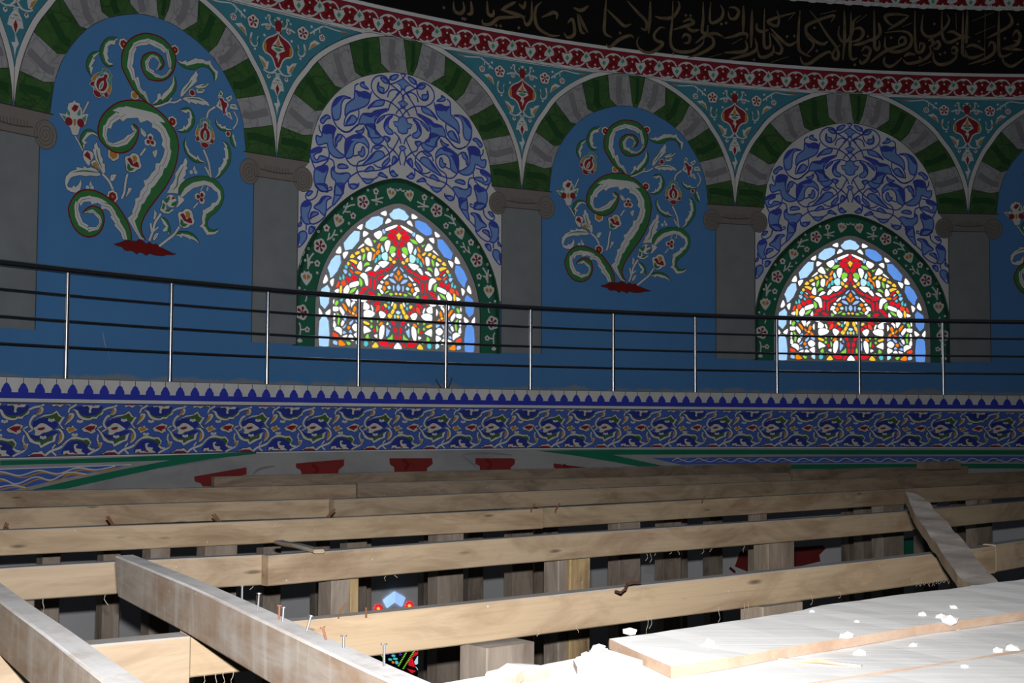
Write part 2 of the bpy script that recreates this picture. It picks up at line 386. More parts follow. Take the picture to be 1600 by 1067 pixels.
# ---- calligraphy, stroke by stroke
a = Art(RW, 0, .0072)
CAL = {
 (1360,): '''38,110 40,250 42,400 45,490 70,520 95,480 92,420|0,430 60,400 100,340 90,260 75,240|400,165 300,150 180,155 150,185 190,240 245,270|400,170 300,240 180,310|150,340 300,325 390,340 430,400 410,480 330,530 230,540 160,500 150,440 155,380
290,430 320,390 360,400 360,450 310,470 290,430|360,460 270,490 160,530 60,600 0,650|330,280 430,240|465,115 462,300 470,480 490,545 540,530 560,470 520,450 510,510|550,150 535,250 540,330 590,380 680,370 760,310 820,220 800,150|745,120 745,330 770,420 830,440 920,400 1030,385|800,340 860,330 930,370 1040,390|890,130 895,310|965,120 960,450 960,560 1000,600|1010,110 1000,380 1000,460|990,500 1050,470 1130,490 1190,530|985,520 1010,590 1080,600 1190,560|1195,130 1190,640|1230,490 1250,440 1290,460 1290,540 1220,600 1120,640 1020,670|840,520 870,490 900,520 880,560 840,540|900,530 890,600 810,660 710,670 660,620 655,540|610,480 630,540 590,600 480,650 380,660 340,620|350,590 400,560 470,570|330,600 240,680 180,690 140,650 150,590|600,430 640,410 650,460 620,490|650,480 700,430 720,470 690,510 650,500|1060,220 1280,130|1090,360 1300,270|1150,680 1300,630|500,690 640,640|1340,120 1335,330 1340,540 1380,590 1480,550|1210,400 1330,340 1460,260 1470,190 1430,130|1480,380 1520,320 1560,370 1540,430 1490,420|1560,400 1530,460 1420,500 1370,510|1380,500 1450,510 1590,520|1370,600 1400,660 1480,690 1600,610''',
 (1130,): '''800,110 785,300 785,500 840,560 910,590|850,580 920,510 940,450 880,380 860,310 880,260 990,210 1130,165 1160,170 1120,230|900,110 990,220 1080,360 1170,480 1200,560 1180,620 1140,590 1160,520 1220,470|880,340 960,430 1040,460 1090,430|800,590 830,660 900,660 1000,590 1100,540 1130,570|1260,110 1265,300 1260,470 1245,630|1210,270 1200,360 1240,430 1310,410 1350,300 1360,220 1430,160|1330,130 1330,330 1320,560 1350,620 1400,600|1360,310 1420,290 1460,340 1420,410 1320,440|1350,470 1450,450 1590,390|1440,540 1480,490 1530,520 1510,580 1450,570|1530,560 1500,620 1440,660 1420,620|430,90 425,300 425,460 450,500 490,470 480,340|560,110 580,200 560,270 490,250 470,220 540,190 640,160 750,130|750,130 680,210|490,290 580,390 680,470 770,430|500,350 560,420 610,500 590,560 530,540|350,240 350,300 400,330 470,310|300,100 295,300 290,500|210,60 210,200 205,350|360,520 380,590 450,590 520,540 520,470|60,620 180,590 300,550 350,500 330,400|10,550 100,545 200,540 250,500 230,420|60,80 120,80 160,120 130,190 70,190 50,120|0,400 100,380 190,350 250,360 240,410|90,460 200,400|500,650 680,590|1010,150 1180,110|1380,240 1500,150''',
 (920,): '''180,0 165,200 165,340 240,390|190,100 290,200 370,270 440,250|400,10 500,120 600,230 590,310 540,290|640,10 635,200 620,350|180,460 220,490 320,410 430,370 470,400|520,380 500,450 540,520 630,550 720,510 770,450 700,420 680,360 740,290 790,290|690,170 760,190 870,180 940,80 930,10|875,10 870,200 850,400 870,500 950,540 1080,530 1180,460 1200,400|880,310 980,280 1090,240 1050,200 980,230|1000,260 1070,320 1150,310|970,400 1000,360 1050,380 1040,440 990,450|1190,20 1190,200 1180,330 1230,340 1240,260|1270,20 1265,230 1370,200 1400,120 1370,50|1110,450 1220,370 1320,350 1400,385|1030,600 1160,560 1290,480 1290,400 1240,380|1240,600 1390,560''',
 (680,): '''190,10 200,110 260,140 300,100 290,20|370,10 380,130 330,150|540,10 550,140 600,160 610,100|690,100 760,60 840,20|680,100 780,130 900,170 930,210|940,170 800,180 660,190 580,250 500,250 490,200|870,40 920,80 940,10|1005,10 1000,200 950,260 920,200|1110,20 1050,80 1040,200 1080,300 1200,370 1300,370|1110,180 1180,150 1230,130 1270,150 1260,200|1340,340 1380,390 1450,350 1430,200 1380,240|1500,150 1540,250 1590,340|1440,80 1520,110 1596,60|1480,140 1500,250 1520,330 1560,350'''}
DOT = {1360: '215,395 725,565 775,550 1130,430 905,455 1535,255 1400,400 515,600 665,250', 1130: '665,380 740,375 975,530 1370,675 1505,380 505,570 320,625 950,290',
       920: '325,345 1010,160 1060,165 880,560 1380,250 1430,240', 680: '285,195 310,200 635,265 680,270 870,290 90,80'}
for (ox,), s_ in CAL.items():
    a.z(ox, 0, 6.667)
    for k, st in enumerate(s_.replace('\n', '|').split('|')):
        if ',' not in st: continue
        n = len(P(st)); a.line(st, 6.2 if n > 2 else 4.2, 'gilding', 1 + .02*(k % 7), taper='both')
    for x, y in P(DOT[ox]): a.disc((x, y), 3.2, 'gilding', 1.2, n=4)
o = obj('calligraphy', a.mesh('calligraphy'), insc); o['label'] = 'gilded Arabic calligraphy strokes'

# ---- arches: voussoirs, white strips, spandrels
A = Art(RW, WC)
OUT = cat(A.L('432.5,243.6 434.5,220 440,196 447,175 456,157 468,140 485,120 502,101 545,73.5 590,60.8 620,58.5 635,60.8 654.5,64.5 680,75.8 699.5,85.5 740,115.5 764,139.5 778,163 791,185 799.5,212 808,247 812,280 813,297'), 4)
INN = cat(A.L('479,253.4 482,235.6 490.6,204.6 505,173.7 532,140.7 562.8,122 593.7,114.3 618.5,113.5 647,119 676,132.5 707,153 734,182 752.5,213 762.8,246 764.5,266.5 765,291'), 4)
OUT, INN = half_out(OUT), half_out(INN)
JO = [A.L(s_) for s_ in ('441,196 473,211.5 487,211', '464,144 492,173 504,176', '501,101 523,134.5 535,139.5', '546,74 554.5,113 564,121.5', '591,61 595,99 605,112.5', '634,61 635,103.5 636,114',
     '655,64.5 651,103.5 644,118.5', '700,87 694,118 676,129.5', '739,116 723.6,147 710,154', '773,155 748,176 735,179', '800,203.6 769,216 756.6,216', '808,252 776,257.7 765,256')]
ZCAP = OUT[0][1]
def near(poly, p): return min(range(len(poly)), key=lambda i: math.dist(poly[i], p))
cuts = [(0, [], 0)] + [(near(OUT, j[0]), [j[1]], near(INN, j[2])) for j in JO] + [(len(OUT)-1, [], len(INN)-1)]
VOUS = []
for k in range(len(cuts)-1):
    (o0, k0, i0), (o1, k1, i1) = cuts[k], cuts[k+1]
    q = OUT[o0:o1+1] + k1 + list(reversed(INN[i0:i1+1])) + k0
    VOUS.append((q, 'marblegreen' if k % 2 == 0 else 'marblewhite'))
def voussoir_meshes(ks):
    out = []
    for k, (q, mat) in enumerate(VOUS):
        a = Art(RW, 0); q = [(x*ks, y) for x, y in q]; n = len(q)
        a.poly(q, mat, 3, local=True, grid=.3)
        cx_ = sum(p[0] for p in q)/n; cy_ = sum(p[1] for p in q)/n
        # the painted darker fold that bends through each stone
        (o0, k0, i0), (o1, k1, i1) = cuts[k], cuts[k+1]
        po = [(OUT[o0][j]*.45 + OUT[o1][j]*.55) for j in (0, 1)]; pi = [(INN[i0][j]*.6 + INN[i1][j]*.4) for j in (0, 1)]
        pm = [(po[j]*.35 + pi[j]*.65) for j in (0, 1)]
        side = ((k0 or k1)[0] if k < 6 else (k1 or k0)[0]) if (k0 or k1) else pm
        pm = [pm[j]*.7 + side[j]*.3 for j in (0, 1)]
        fold = [(p[0]*ks, p[1]) for p in (po, pm, [pi[0]*.85+side[0]*.15, pi[1]*.85+side[1]*.15])]
        fold = [(fold[0][0]*.93+fold[1][0]*.07, fold[0][1]*.93+fold[1][1]*.07), fold[1], (fold[2][0]*.8+fold[1][0]*.2, fold[2][1]*.8+fold[1][1]*.2)]
        a.line(fold, 12 if k != 6 else 7, 'veingrey' if mat == 'marblewhite' else 'veingreen', 4, smooth=False, local=True)
        a.line(q + [q[0]], .9, 'ink', 5, smooth=False, local=True)
        out.append(a.mesh('voussoir'))
    return out
VB, VW = voussoir_meshes(BB/BW), voussoir_meshes(1.0)
def strip_mesh(ks):
    a = Art(RW, 0, .0066)
    off = []
    n = len(OUT)
    for i, p in enumerate(OUT):          # the white strip lies outside the stones
        q0, q1 = OUT[max(i-1, 0)], OUT[min(i+1, n-1)]; dx, dy = q1[0]-q0[0], q1[1]-q0[1]; d = math.hypot(dx, dy)
        wd = .062 if 3 < i < n-4 else .062*min(i, n-1-i)/4
        off.append((p[0]*ks - dy/d*wd, p[1] + dx/d*wd))
    inn = [(p[0]*ks, p[1]) for p in OUT]
    half = BW*ks*RW/2
    off = [(max(-half, min(half, x)), min(y, 3.93)) for x, y in off]
    vs_ = [q for pr in zip(inn, off) for q in pr]
    fs = []
    for i in range(n-1): fs += [(2*i, 2*i+2, 2*i+3), (2*i, 2*i+3, 2*i+1)]
    a.raw(vs_, fs, 'white', 3.5); a.line(inn, 1.2, 'ink', 4.5, False, local=True); a.line(off, .8, 'ink', 4.5, False, local=True)
    return a.mesh('arch_strip')
SB, SW = strip_mesh(BB/BW), strip_mesh(1.0)
for th, V_, S_ in [(t, VB, SB) for t in BLUE] + [(t, VW, SW) for t in WIND]:
    turn(obj('arch_strip', S_, wall), th)
    for me in V_: turn(obj('voussoir', me, wall), th)

# spandrel between two arches, traced on one side of its axis and mirrored
ST = TIPS[3]
a = Art(RW, ST, .0068)
left = a.L('704.8,81 725,96 752,120 773,144 784,163 795,184 804,212 811,239 815,260.5')
tipq = (0., left[-1][1]); top = 3.905; left = [(x-.04, y) for x, y in left]
fieldL = [(left[0][0]*1.05, top)] + left[:-1] + [tipq] + [(-x, y) for x, y in reversed(left[:-1])] + [(-left[0][0]*1.05, top)]
a.poly(fieldL, 'turquoise', 1, local=True, grid=.3); a.line(fieldL + [fieldL[0]], .8, 'ink', 1.5, False, local=True)
spf = a.mesh('spandrel_field')
a = Art(RW, ST, .0068).z(745, 80, 10.667)
med = a.L('822,300 797,330 802,420 760,470 690,520 600,560 550,620 530,700 560,770 620,800 670,850 700,920 720,980 760,1010 790,1050')
a.poly(med, 'red', 3, smooth=True, half=True, local=True)
for sg in (1, -1): a.line([(x*sg, y) for x, y in med], 2.2, 'white', 4, local=True)
a.poly('555,600 580,640 580,740 600,780 550,740 540,660', 'gold', 4, mirror=True)
a.poly('810,500 760,530 730,580 680,640 650,710 720,760 740,780 720,830 760,860 760,900 793,930', 'white', 4, half=True)
a.poly('808,545 760,580 785,650 800,690', 'gold', 5, half=True); a.poly('690,710 740,695 790,740 740,752', 'mint', 5, mirror=True); a.poly('795,780 758,800 793,842', 'gold', 5, half=True)
a.poly('665,665 720,655 760,690 700,680', 'ink', 5, mirror=True)
a.poly('825,255 790,260 765,290 780,310 745,330 750,370 775,370 790,400 822,400', 'white', 3.2, half=True); a.poly('825,300 800,320 812,380 790,460 815,470', 'red', 4, half=True)
medm = a.mesh('medallion')
def sp_flower(c, r, n):
    a = Art(RW, ST, .0068).z(745, 80, 10.667); a.pinwheel(c, r, 3, n); return a.mesh('flower')
F1 = sp_flower((380,340), 11, 5); F2 = sp_flower((85,295), 6, 5); F3 = sp_flower((600,400), 5, 4); F4 = sp_flower((1,1), 4, 4)
a = Art(RW, ST, .0068).z(745, 80, 10.667)
def lf(s_, i_, c='gold', o_=None): (o_ or a).poly(s_, 'white', 2.6, mirror=True); (o_ or a).poly(i_, c, 3, mirror=True)
lf('110,390 200,375 262,440 292,565 200,470', '160,425 210,430 250,470 275,545 215,480')
lf('460,820 530,850 580,910 622,905 600,1025 560,1022 500,900', '490,860 560,930 582,1010 545,985 510,910')
a.line('500,380 590,360 670,380 740,430', 2.6, 'white', 2.5, mirror=True); a.line('590,250 610,225 630,245 622,300 660,372', 2.4, 'white', 2.5, mirror=True)
a.line('360,500 342,600 370,680 425,695 450,650 420,610', 3.2, 'white', 2.5, mirror=True, taper='end'); a.poly('335,560 352,600 355,650 335,610', 'gold', 3, mirror=True)
a.line('440,600 455,545', 1.6, 'white', 2.5, mirror=True); a.line('470,560 480,640 460,690', 2.2, 'leafgreen', 2.5, mirror=True, taper='both')
a.poly('640,265 690,250 705,300 670,300', 'leafgreen', 2.6, mirror=True)
a.line('540,1020 600,1062 680,1060 770,960', 2.2, 'white', 2.5, mirror=True)
a.line('70,110 150,180 270,300', 2.6, 'white', 2.5, mirror=True); a.line('130,150 120,235', 1.6, 'white', 2.5, mirror=True); a.line('200,200 208,292', 1.8, 'white', 2.5, mirror=True)
a.disc((550,525), 2.2, 'white', 2.5, mirror=True); a.disc((250,190), 2.2, 'white', 2.5, mirror=True); a.disc((570,275), 1.8, 'white', 2.5, mirror=True)
a.line('60,110 20,100 -120,95 -250,75', 2.0, 'white', 2.5, mirror=True); a.poly('-330,50 -230,62 -190,90 -260,85', 'gold', 2.6, mirror=True)
a.disc((410,735), 2.0, 'white', 2.5, mirror=True)
vinem = a.mesh('vine')
a = Art(RW, ST, .0068).z(770, 160, 7.11)
a.poly('340,170 300,182 270,230 255,300 290,310 320,370 330,420 330,438 290,440 310,480 320,540 331,578', 'white', 3, half=True)
a.poly('338,250 305,295 335,370', 'red', 4, half=True); a.poly('333,465 322,490 332,510', 'red', 4, half=True); a.poly('345,80 325,120 342,168', 'red', 3, half=True)
a.line('300,215 320,210 330,225', .7, 'ink', 4, mirror=True); a.line('275,240 300,245 315,235', .7, 'ink', 4, mirror=True)
a.line('345,175 300,140 270,148', 2.0, 'white', 3, mirror=True)
a.disc((235,180), 3.6, 'white', 3, lobes=4, mirror=True); a.disc((237,174), 1.5, 'red', 3.5, mirror=True)
penm = a.mesh('pendant')
for k, th in enumerate(TIPS):
    sp = obj('spandrel', spf, wall); turn(sp, th)
    for nm, me in (('medallion', medm), ('vine', vinem), ('pendant', penm)): obj(nm, me, sp)
    for me in (F1, F2, F3):
        obj('flower', me, sp); o = obj('flower', me, sp); o.scale = (-1, 1, 1)

# ---- painted columns
TT = TIPS[2]
a = Art(RW, TT, .0062)
shaft = a.L('393.7,280 386.5,532.4 454.3,535.4 460.6,280')
hw = (abs(shaft[0][0]) + abs(shaft[1][0]) + abs(shaft[2][0]) + abs(shaft[3][0]))/4 + .010; zb = .44; zt = 2.2
a.poly([(-hw, zb), (hw, zb), (hw, zt), (-hw, zt)], 'column', 6, local=True, grid=.3)
for x in (-hw, hw): a.line([(x, zb), (x, zt)], 1.6, 'columnline', 7, False, local=True)
colm = a.mesh('painted_column')
a = Art(RW, TT, .0062).z(360, 225, 11.43)
q = a.L('220,135 240,175 290,215 300,575')
wcap = abs(a.L('220,135')[0][0]); zc0 = ZCAP; zc1 = zc0 - .10; zc2 = a.L('700,615')[0][1]
vr = a.L('300,460'); vcx = (abs(a.L('285,480')[0][0]) + abs(a.L('1245,640')[0][0]))/2; vcz = (a.L('285,470')[0][1] + a.L('1245,640')[0][1])/2
vrx = .118; vrz = .132
a.poly([(-wcap, zc0), (-wcap+.05, zc0-.06), (-vcx, vcz+vrz), (-vcx, vcz), (-hw, zc2), (hw, zc2), (vcx, vcz), (vcx, vcz+vrz), (wcap-.05, zc0-.06), (wcap, zc0)], 'stone', 8, local=True)
a.line([(-hw, zc2), (hw, zc2)], 1.4, 'columnline', 9, False, local=True)
a.line([(-wcap, zc0), (wcap, zc0)], 1.6, 'ink', 9, False, local=True)
a.line([(-vcx*.6, vcz+.045), (-vcx*.2, vcz+.03), (vcx*.2, vcz+.03), (vcx*.6, vcz+.045)], 2.2, 'stoneline', 8.6, local=True)
for k in range(-4, 5): a.line([(k*.035, vcz+.09), (k*.035+.008, vcz+.035)], 1.1, 'stoneline', 8.7, False, local=True)
capm = a.mesh('capital')
def volute(sg):
    a = Art(RW, TT, .0062); c = (sg*vcx, vcz)
    pts = [(c[0]+vrx*math.sin(t), c[1]+vrz*math.cos(t)) for t in np.linspace(0, 2*math.pi, 28)[:-1]]
    a.poly(pts, 'stone', 9, local=True); a.line(pts + [pts[0]], 1.0, 'stoneline', 9.6, False, local=True)
    sp = []
    for u in np.linspace(0, 1, 60):
        t = sg*(-.5 - u*6*math.pi); r = (1-u)**.9
        sp.append((c[0]+vrx*.82*r*math.sin(t), c[1]+vrz*.82*r*math.cos(t)))
    a.line(sp, 1.0, 'stoneline', 10, False, local=True)
    return a.mesh('volute')
vols = [volute(-1), volute(1)]
for th in TIPS:
    c = obj('painted_column', colm, wall); turn(c, th)
    obj('capital', capm, c)
    for me in vols: obj('volute', me, c)
# ================================================================== floral mural of the blue bays
MU = []           # (name, mesh) traced once
def mur(name): 
    a = Art(RW, BC, .0060); MU.append((name, a)); return a
def scroll(a, O, I, t=.5, red=True, lay=2):
    """curling leaf: green back, white serrated belly, red rim"""
    o = cat(a.L(O), 4); i = a.L(I)
    full = o + list(reversed(i)); a.poly(full, 'white', lay, local=True, grid=9); a.line(full + [full[0]], 1.2, 'ink', lay-.5, False, local=True)
    k = 0; mid = []
    for p in i:                       # belly line follows the back, never running backwards
        j = min(range(k, min(len(o), k+26)), key=lambda q: math.dist(o[q], p)) if k < len(o)-1 else len(o)-1
        k = max(k, j); mid.append((p[0]+(o[k][0]-p[0])*t, p[1]+(o[k][1]-p[1])*t))
    a.poly(o + list(reversed(mid)), 'leafgreen', lay+1, local=True, grid=9)
    ml = [(p[0]+(q[0]-p[0])*.5, p[1]+(q[1]-p[1])*.5) for p, q in zip(i, mid)]
    if red:
        a.line(ml, .6, 'ink', lay+1.4, False, local=True); a.line(o, 2.3, 'roundelred', lay+1.6, False, local=True)
    else: a.line(o, .9, 'ink', lay+1.6, False, local=True)
a = mur('scroll')
scroll(a, '230,161 220,153 210,142 205,135 192,110 189.5,96 191,82 198,67 210,57 228,52.2 250,58 263,69 272,83 274.3,96 270,112 260,123 248,126.5 236,125 230,122 223,112 220,100 223,88 232,82.5 242,82.5 251,88 256,98 254,105 249,109',
 '234,162 227,143 223,142 219,137 216,120 211,122 209,108 206,103 208,99 209,85 213,76 211,74 220,71 232,70 230,67 241,73 250,77 256,83 259,81 261,94 263,105 266,106 259,116 252,119 241,114 240,110 233,107 231.5,99 235,92 239,89 245,93 248.5,98 246,105 243,109')
scroll(a, '227,375 222,366 220,355 223,343 230,330 243,312 258,292 269,272 275,254 278,236 278.5,227 275,210 268,197 258,183 242,169 225,159 205,156.5 185,160 168,171 157,185 152.5,202 155,217 165,229 177,237 190,239 203,234 212,222 216,208 214,199 208,194',
 '218,373 208,357 199,341 207,334 206,331 211,318 211,310 217,308 219,299 226,290 224,282 230,280 236,272 235,272 242,265 243,255 249,255 255,243 257,233 252,226 254,219 250,208 244,202 237,199 237.5,193 230,188 219,192 215,184 198,185 191.5,190 187,185.5 176,193 173,201 168,200 166,210 168,221 176,224 184,221 193,217 199,211 203,210 211,204 207,204 204,196')
scroll(a, '205,375 204,362 198,345 189,330 181,319 170,310 155,301 140,296.5 127,298 115,307 108,320 106.5,328 109,341 115,355 124,365 136,370 148,368 158,359 162,346 161,334 156,326 146,322 136,325 129,333',
 '192,374 188,363 178,352 180,350 172,339 174,337 170,329 165,326 158,327 158,320 152,317 142.5,319 141,314.5 130,315.5 126,322 123,317 122,327 125,337 129,347 138,352 136,355 150,355 155,348 154,342 150,338 145,332 140,333 136,332')
scroll(a, '279,302 280,292 288,283 300,277 315,275 330,278 341,285 348,296 349.5,308 346,320 338,331 330,337 325,343 324,352 328,358 334,359.5 342,357.5',
 '284,309 294,300 302,294 316,290 320,289 329,292 336,299 339,300 341,309 337,316 331,317 329,322 316,329 317,333 315,340 316,349 311.5,354 316,356 323,367 335,366 340,362', red=False)
LEAVES = ['142,119 136,109 134.5,99 138,88 145,81.5 155,80.5;142,118 145,105 142,104 148.5,93 145,92 156,81',
 '176,103 168,104.5 160,97 155.5,83 157,73 163,63 172,57.5 183,59;175.5,99 169,97 167,92 170,93 167,84 168.5,80 168,73 173,69 179,70 180,64 184,61',
 '276,94 283,103 294,108 304,108.5 312,105 320,104.5 328,109 333,118 335,127;278,94.5 284,97 290,94 291.5,97.5 306,90.5 308,92 316,92.5 323,96 328,94 330,101 335,108 340.5,112 339,121 336,127',
 '271,117 275,128 274.5,140 273,143 265,154 254,161.5 238,163.5;270,120 269,130 263,139 255,146 251.5,152 250,146 246,147 245,155 237.5,163',
 '281,172 288,168.5 296,169 302,178 304,188 301,198 294,205.5 285,207.5 275,204;290,177 294,174 296,176 296,185 293,185 294,192 289,199 287,195.5 285,201 276,203.5',
 '289.5,216 286.5,225 289,237 292,242 300,251 310,254.5 318,253.5;290,217 291,227 295,234 296,238 298,240 307,246 308.5,242 312,249 323,255',
 '347.5,220 356,225 360,236 360.5,242 359,255 351,268 342,277 334,279.5;348,221 352,230 349,232 351,236 352,247 348,247 349,252 344,261 341,262 341,270 335,279',
 '336,185 337,194 342,201 350,205 363,204;337,186 341,194 345,194.5 346,198 352,196.5 353,200 362,202.5',
 '361,207 359,216 362,226 368,231.5;362,208 366.5,213 365,214 368.5,223 368.5,230',
 '129,232 125,222 126,212 132,204 140,202 148,206 152,210;131,232 132,225 136,223 131,220 138,212 144,209 152,212.5',
 '251,339 259,342 264,350 266,358 265.5,366;250.5,339 255,350 259,354 254,359 255,362 260,361 263.5,366',
 '274,366.5 280,362 292,361.5 302,366 308,373 311.5,381;274.5,367.5 280,369 283,372 285,368.5 294,372 296,374.5 298,373 305,376 310.5,380.5']
for s_ in LEAVES:
    a = mur('leaf'); O, I = s_.split(';'); scroll(a, O, I, .55, False)
FEATH = ['158,274 150,264 142,261 136,262 130,259 130,262.5 119,260.5 119,264 109,268 102,276 100.5,286 103.5,296 110,300 118,301.5 125,297 127.5,288 126,279 124,284 121,289 117,292 114.5,289 112,293 106,292 105,289 109,280 112,277 124,274 134,276 140,274.5 150,276;113,269.5 128,267 142,268 154,270',
 '151,221 153,230 156,232 157,240 158,244 161,249 160,255 163.5,256 164.5,269 160,272 149,250 146,240 144,233 147,232 146,227;150.5,233 151,240 154,252 159,262',
 '289,245 293,252 291,260 293.5,262.5 290,266 290.5,273 286,279 289.5,281 282,288 279,294 278,303 270,302 260,302 264.5,294 265,290 269,286 273,278 273,271 277,265 282,257 285,256;287,259 278,277 276,290 269,297',
 '306,110 309.5,117 307,123 308,127 302,133 295,139 286,150 283,152 281,150 282,143 285,137 289,133 294,128 298,120 301,117;300,125 294,134 286,144',
 '284,155 287,152 300,151 312,152 318,155 325,160 327.5,166.5 319,163.5 318,165.5 308,161.5 306.5,163.5 297,159.5 295.5,163 292,159;292,155 304,154.5 318,158',
 '303,135 314,131 327,130 321,137 310,140;314,135 320,132.5 323,132', '305,140 313,138 320.5,140.5 316,146 308,146;308,142 313,141 317,142',
 '171,280 173,273 178,272 182,273 178,282 174,284;175,275 177,278', '195,309 199,298 200,293 206,294 203,301 198,307;199,304 202,297',
 '238,375 240,368 243,364 248,364 245,371 241,376;241,371 245,366', '239,342 240,335 241,327 245,334 243,341 241,344;242,338 242,333', '327,277 322,268 318,259 322,261 327,267;323,263 326,270',
 '220,209 219,199 226,205 229,211 226,215;221,202 226,210', '237,237 240,245 243,247 246,238 244,233;241,235 242,242']
for s_ in FEATH:
    a = mur('leaf'); O, I = s_.split(';'); a.poly(O, 'white', 2, outline='ink', ow=.8, grid=9); a.line(I, 2.2, 'leafgreen', 3.2, taper='both')
a = mur('stem')
for s_, wd in (('238,167 250,165 263,160 273,160 283,155', 3), ('263,160 268,153', 2.5), ('129,177 133,169 138,159', 3), ('117,213 123,223 129,235', 2.4), ('160,272 170,283 177,298', 4), ('199,272 196,284 194,300 190,310', 3.6),
    ('227,232 219,243', 3.4), ('233,376 239,360 242,348 251,334', 4), ('235,349 237,362', 3.6), ('248,385 262,374 272,366 280,354', 4), ('302,325 309,317', 2.6), ('325,292 323,298', 2.6), ('329,277 326,255 318,234', 3.6),
    ('323,184 326,174 336,167', 3.6), ('365,174 370,184 370,192 364,201', 2.6), ('240,361 247,355', 2.4), ('318,289 313,298', 2)):
    a.line(s_, wd, 'white', 1.2, under='ink', uw=.7)
def blossom(c, r, lobes=7, eye=True, red='red'):
    a = mur('flower'); a.disc(c, r*1.08, 'ink', 1.4, lobes=lobes); a.disc(c, r, 'white', 1.8, lobes=lobes); a.disc(c, r*.68, red, 2, lobes=lobes, amp=.12)
    if eye: a.disc(c, r*.2, 'gold', 2.3)
for c, r in (((193,69), 9.5), ((273,78), 8.5), ((269,190), 9.5), ((175.5,307), 10.5)): blossom(c, r)
blossom((356,209), 5.5, 5, False); blossom((177,241), 11, 6, False, 'gold'); blossom((210,149), 8, 6, False, 'gold')
def tri(c, rot):
    a = mur('flower'); q = a.L([c])[0]
    for k in range(3):
        t = rot + k*2*math.pi/3; m_ = a.mpp
        p = (q[0]+6.2*m_*math.sin(t), q[1]+6.2*m_*math.cos(t))
        a.disc(p, 6.6, 'ink', 2.0, lobes=5, local=True); a.disc(p, 6.0, 'white', 2.4, lobes=5, local=True); a.disc((q[0]+4.6*m_*math.sin(t), q[1]+4.6*m_*math.cos(t)), 3.4, 'red', 2.8, local=True)
    a.disc(q, 1.6, 'gold', 3.2, local=True)
tri((234.5,220), 0.0); tri((313,308), .6)
def cup(c, sx=1):          # flower in a green calyx
    a = mur('flower'); x, y = c
    K = lambda s_: [(x + u*sx, y + v) for u, v in P(s_)]
    a.poly(K('-13,-7 -9,-10 -6,-9 -1,-14 4,-14 9,-11 11,-6 12,-1 14,6 12,11 8,12 3,16 -3,17 -10,13 -11,5'), 'white', 2, outline='ink', ow=.9)
    a.poly(K('-9,-5 -4,-7 -1,-3 1,3 6,-1 9,2 10,9 4,8 -3,5'), 'red', 2.5); a.poly(K('-1,-9 4,-10 7,-6 6,-1 1,1'), 'gold', 2.6); a.poly(K('-8,2 -5,4 -3,9 3,10 -1,14 -6,14 -9,10'), 'leafgreen', 2.7)
cup((207,253)); cup((290,340))
def pomegranate(c, rot):
    a = mur('flower'); q = a.L([c])[0]; m_ = a.mpp; cr_, sr_ = math.cos(rot), math.sin(rot)
    K = lambda s_: [(q[0]+(u*cr_+v*sr_)*m_, q[1]+(-u*sr_+v*cr_)*m_) for u, v in P(s_)]
    for u, t_ in ((-14,0), (14,0)):
        pass
    for s_, c_ in (('-14,4 -10,8 -8,18 -15,10', 'mint'), ('-8,14 -5,18 -1,27 -10,22', 'mint'), ('14,4 10,8 8,18 15,10', 'mint'), ('8,14 5,18 1,27 10,22', 'mint'), ('-19,-6 -12,-4 -13,8 -17,6', 'gold'), ('19,-6 12,-4 13,8 17,6', 'gold'),
                   ('-18,-14 -10,-15 -12,-6 -17,-8', 'red'), ('18,-14 10,-15 12,-6 17,-8', 'red'), ('-9,-15 0,-13 9,-15 6,-22 0,-24 -6,-22', 'red')):
        k = K(s_); a.poly(k, c_, 2.3, local=True); a.line(k + [k[0]], 2.0, 'white', 2.1, False, local=True); a.line(k + [k[0]], 3.6, 'ink', 1.7, False, local=True)
    a.poly(K('0,21 4,18 5,11 10,6 12,-2 9,-11 0,-15 -9,-11 -12,-2 -10,6 -5,11 -4,18'), 'white', 2.8, smooth=True, local=True)
    a.poly(K('0,18 3,16 3,10 8,5 9.5,-2 7,-9 0,-12 -7,-9 -9.5,-2 -8,5 -3,10 -3,16'), 'red', 3.2, smooth=True, local=True)
    a.poly(K('0,6 3,0 3,-7 0,-11 -3,-7 -3,0'), 'white', 3.6, smooth=True, local=True); a.poly(K('0,3 1.6,-2 1.2,-7 0,-9 -1.2,-7 -1.6,-2'), 'mint', 4, local=True)
    a.poly(K('-14,-14 -6,-12 0,-13 -6,-17'), 'white', 3.4, local=True); a.poly(K('14,-14 6,-12 0,-13 6,-17'), 'white', 3.4, local=True)
    a.poly(K('-11,-14 -6,-13 -2,-14 -6,-16'), 'mint', 3.8, local=True); a.poly(K('11,-14 6,-13 2,-14 6,-16'), 'mint', 3.8, local=True); a.disc(K('0,-12')[0], 1.7, 'gold', 4.2, local=True)
pomegranate((159,131), .45); pomegranate((320,209), 0.0)
a = mur('bud').z(80, 140, 9.975)
a.poly('250,260 265,210 330,190 355,160 385,195 440,210 450,260 480,300 480,380 580,375 560,450 540,540 470,590 450,580 420,700 370,720 320,700 290,600 205,500 110,365 220,380 240,330', 'white', 2, outline='ink', ow=.8)
a.poly('360,230 425,260 400,320 360,350 310,300', 'red', 2.6); a.poly('240,290 290,360 285,420 245,380', 'mint', 2.6); a.poly('450,290 400,370 410,410 455,400', 'mint', 2.6)
a.poly('155,390 230,420 205,480', 'mint', 2.6); a.poly('545,400 470,450 530,510', 'mint', 2.6); a.disc((270,495), 6.6, 'red', 2.8); a.disc((455,520), 6.6, 'red', 2.8); a.poly('340,460 385,460 380,560 345,560', 'gold', 3)
a.z(80, 230, 9.975)
a = mur('bud').z(80, 230, 9.975)
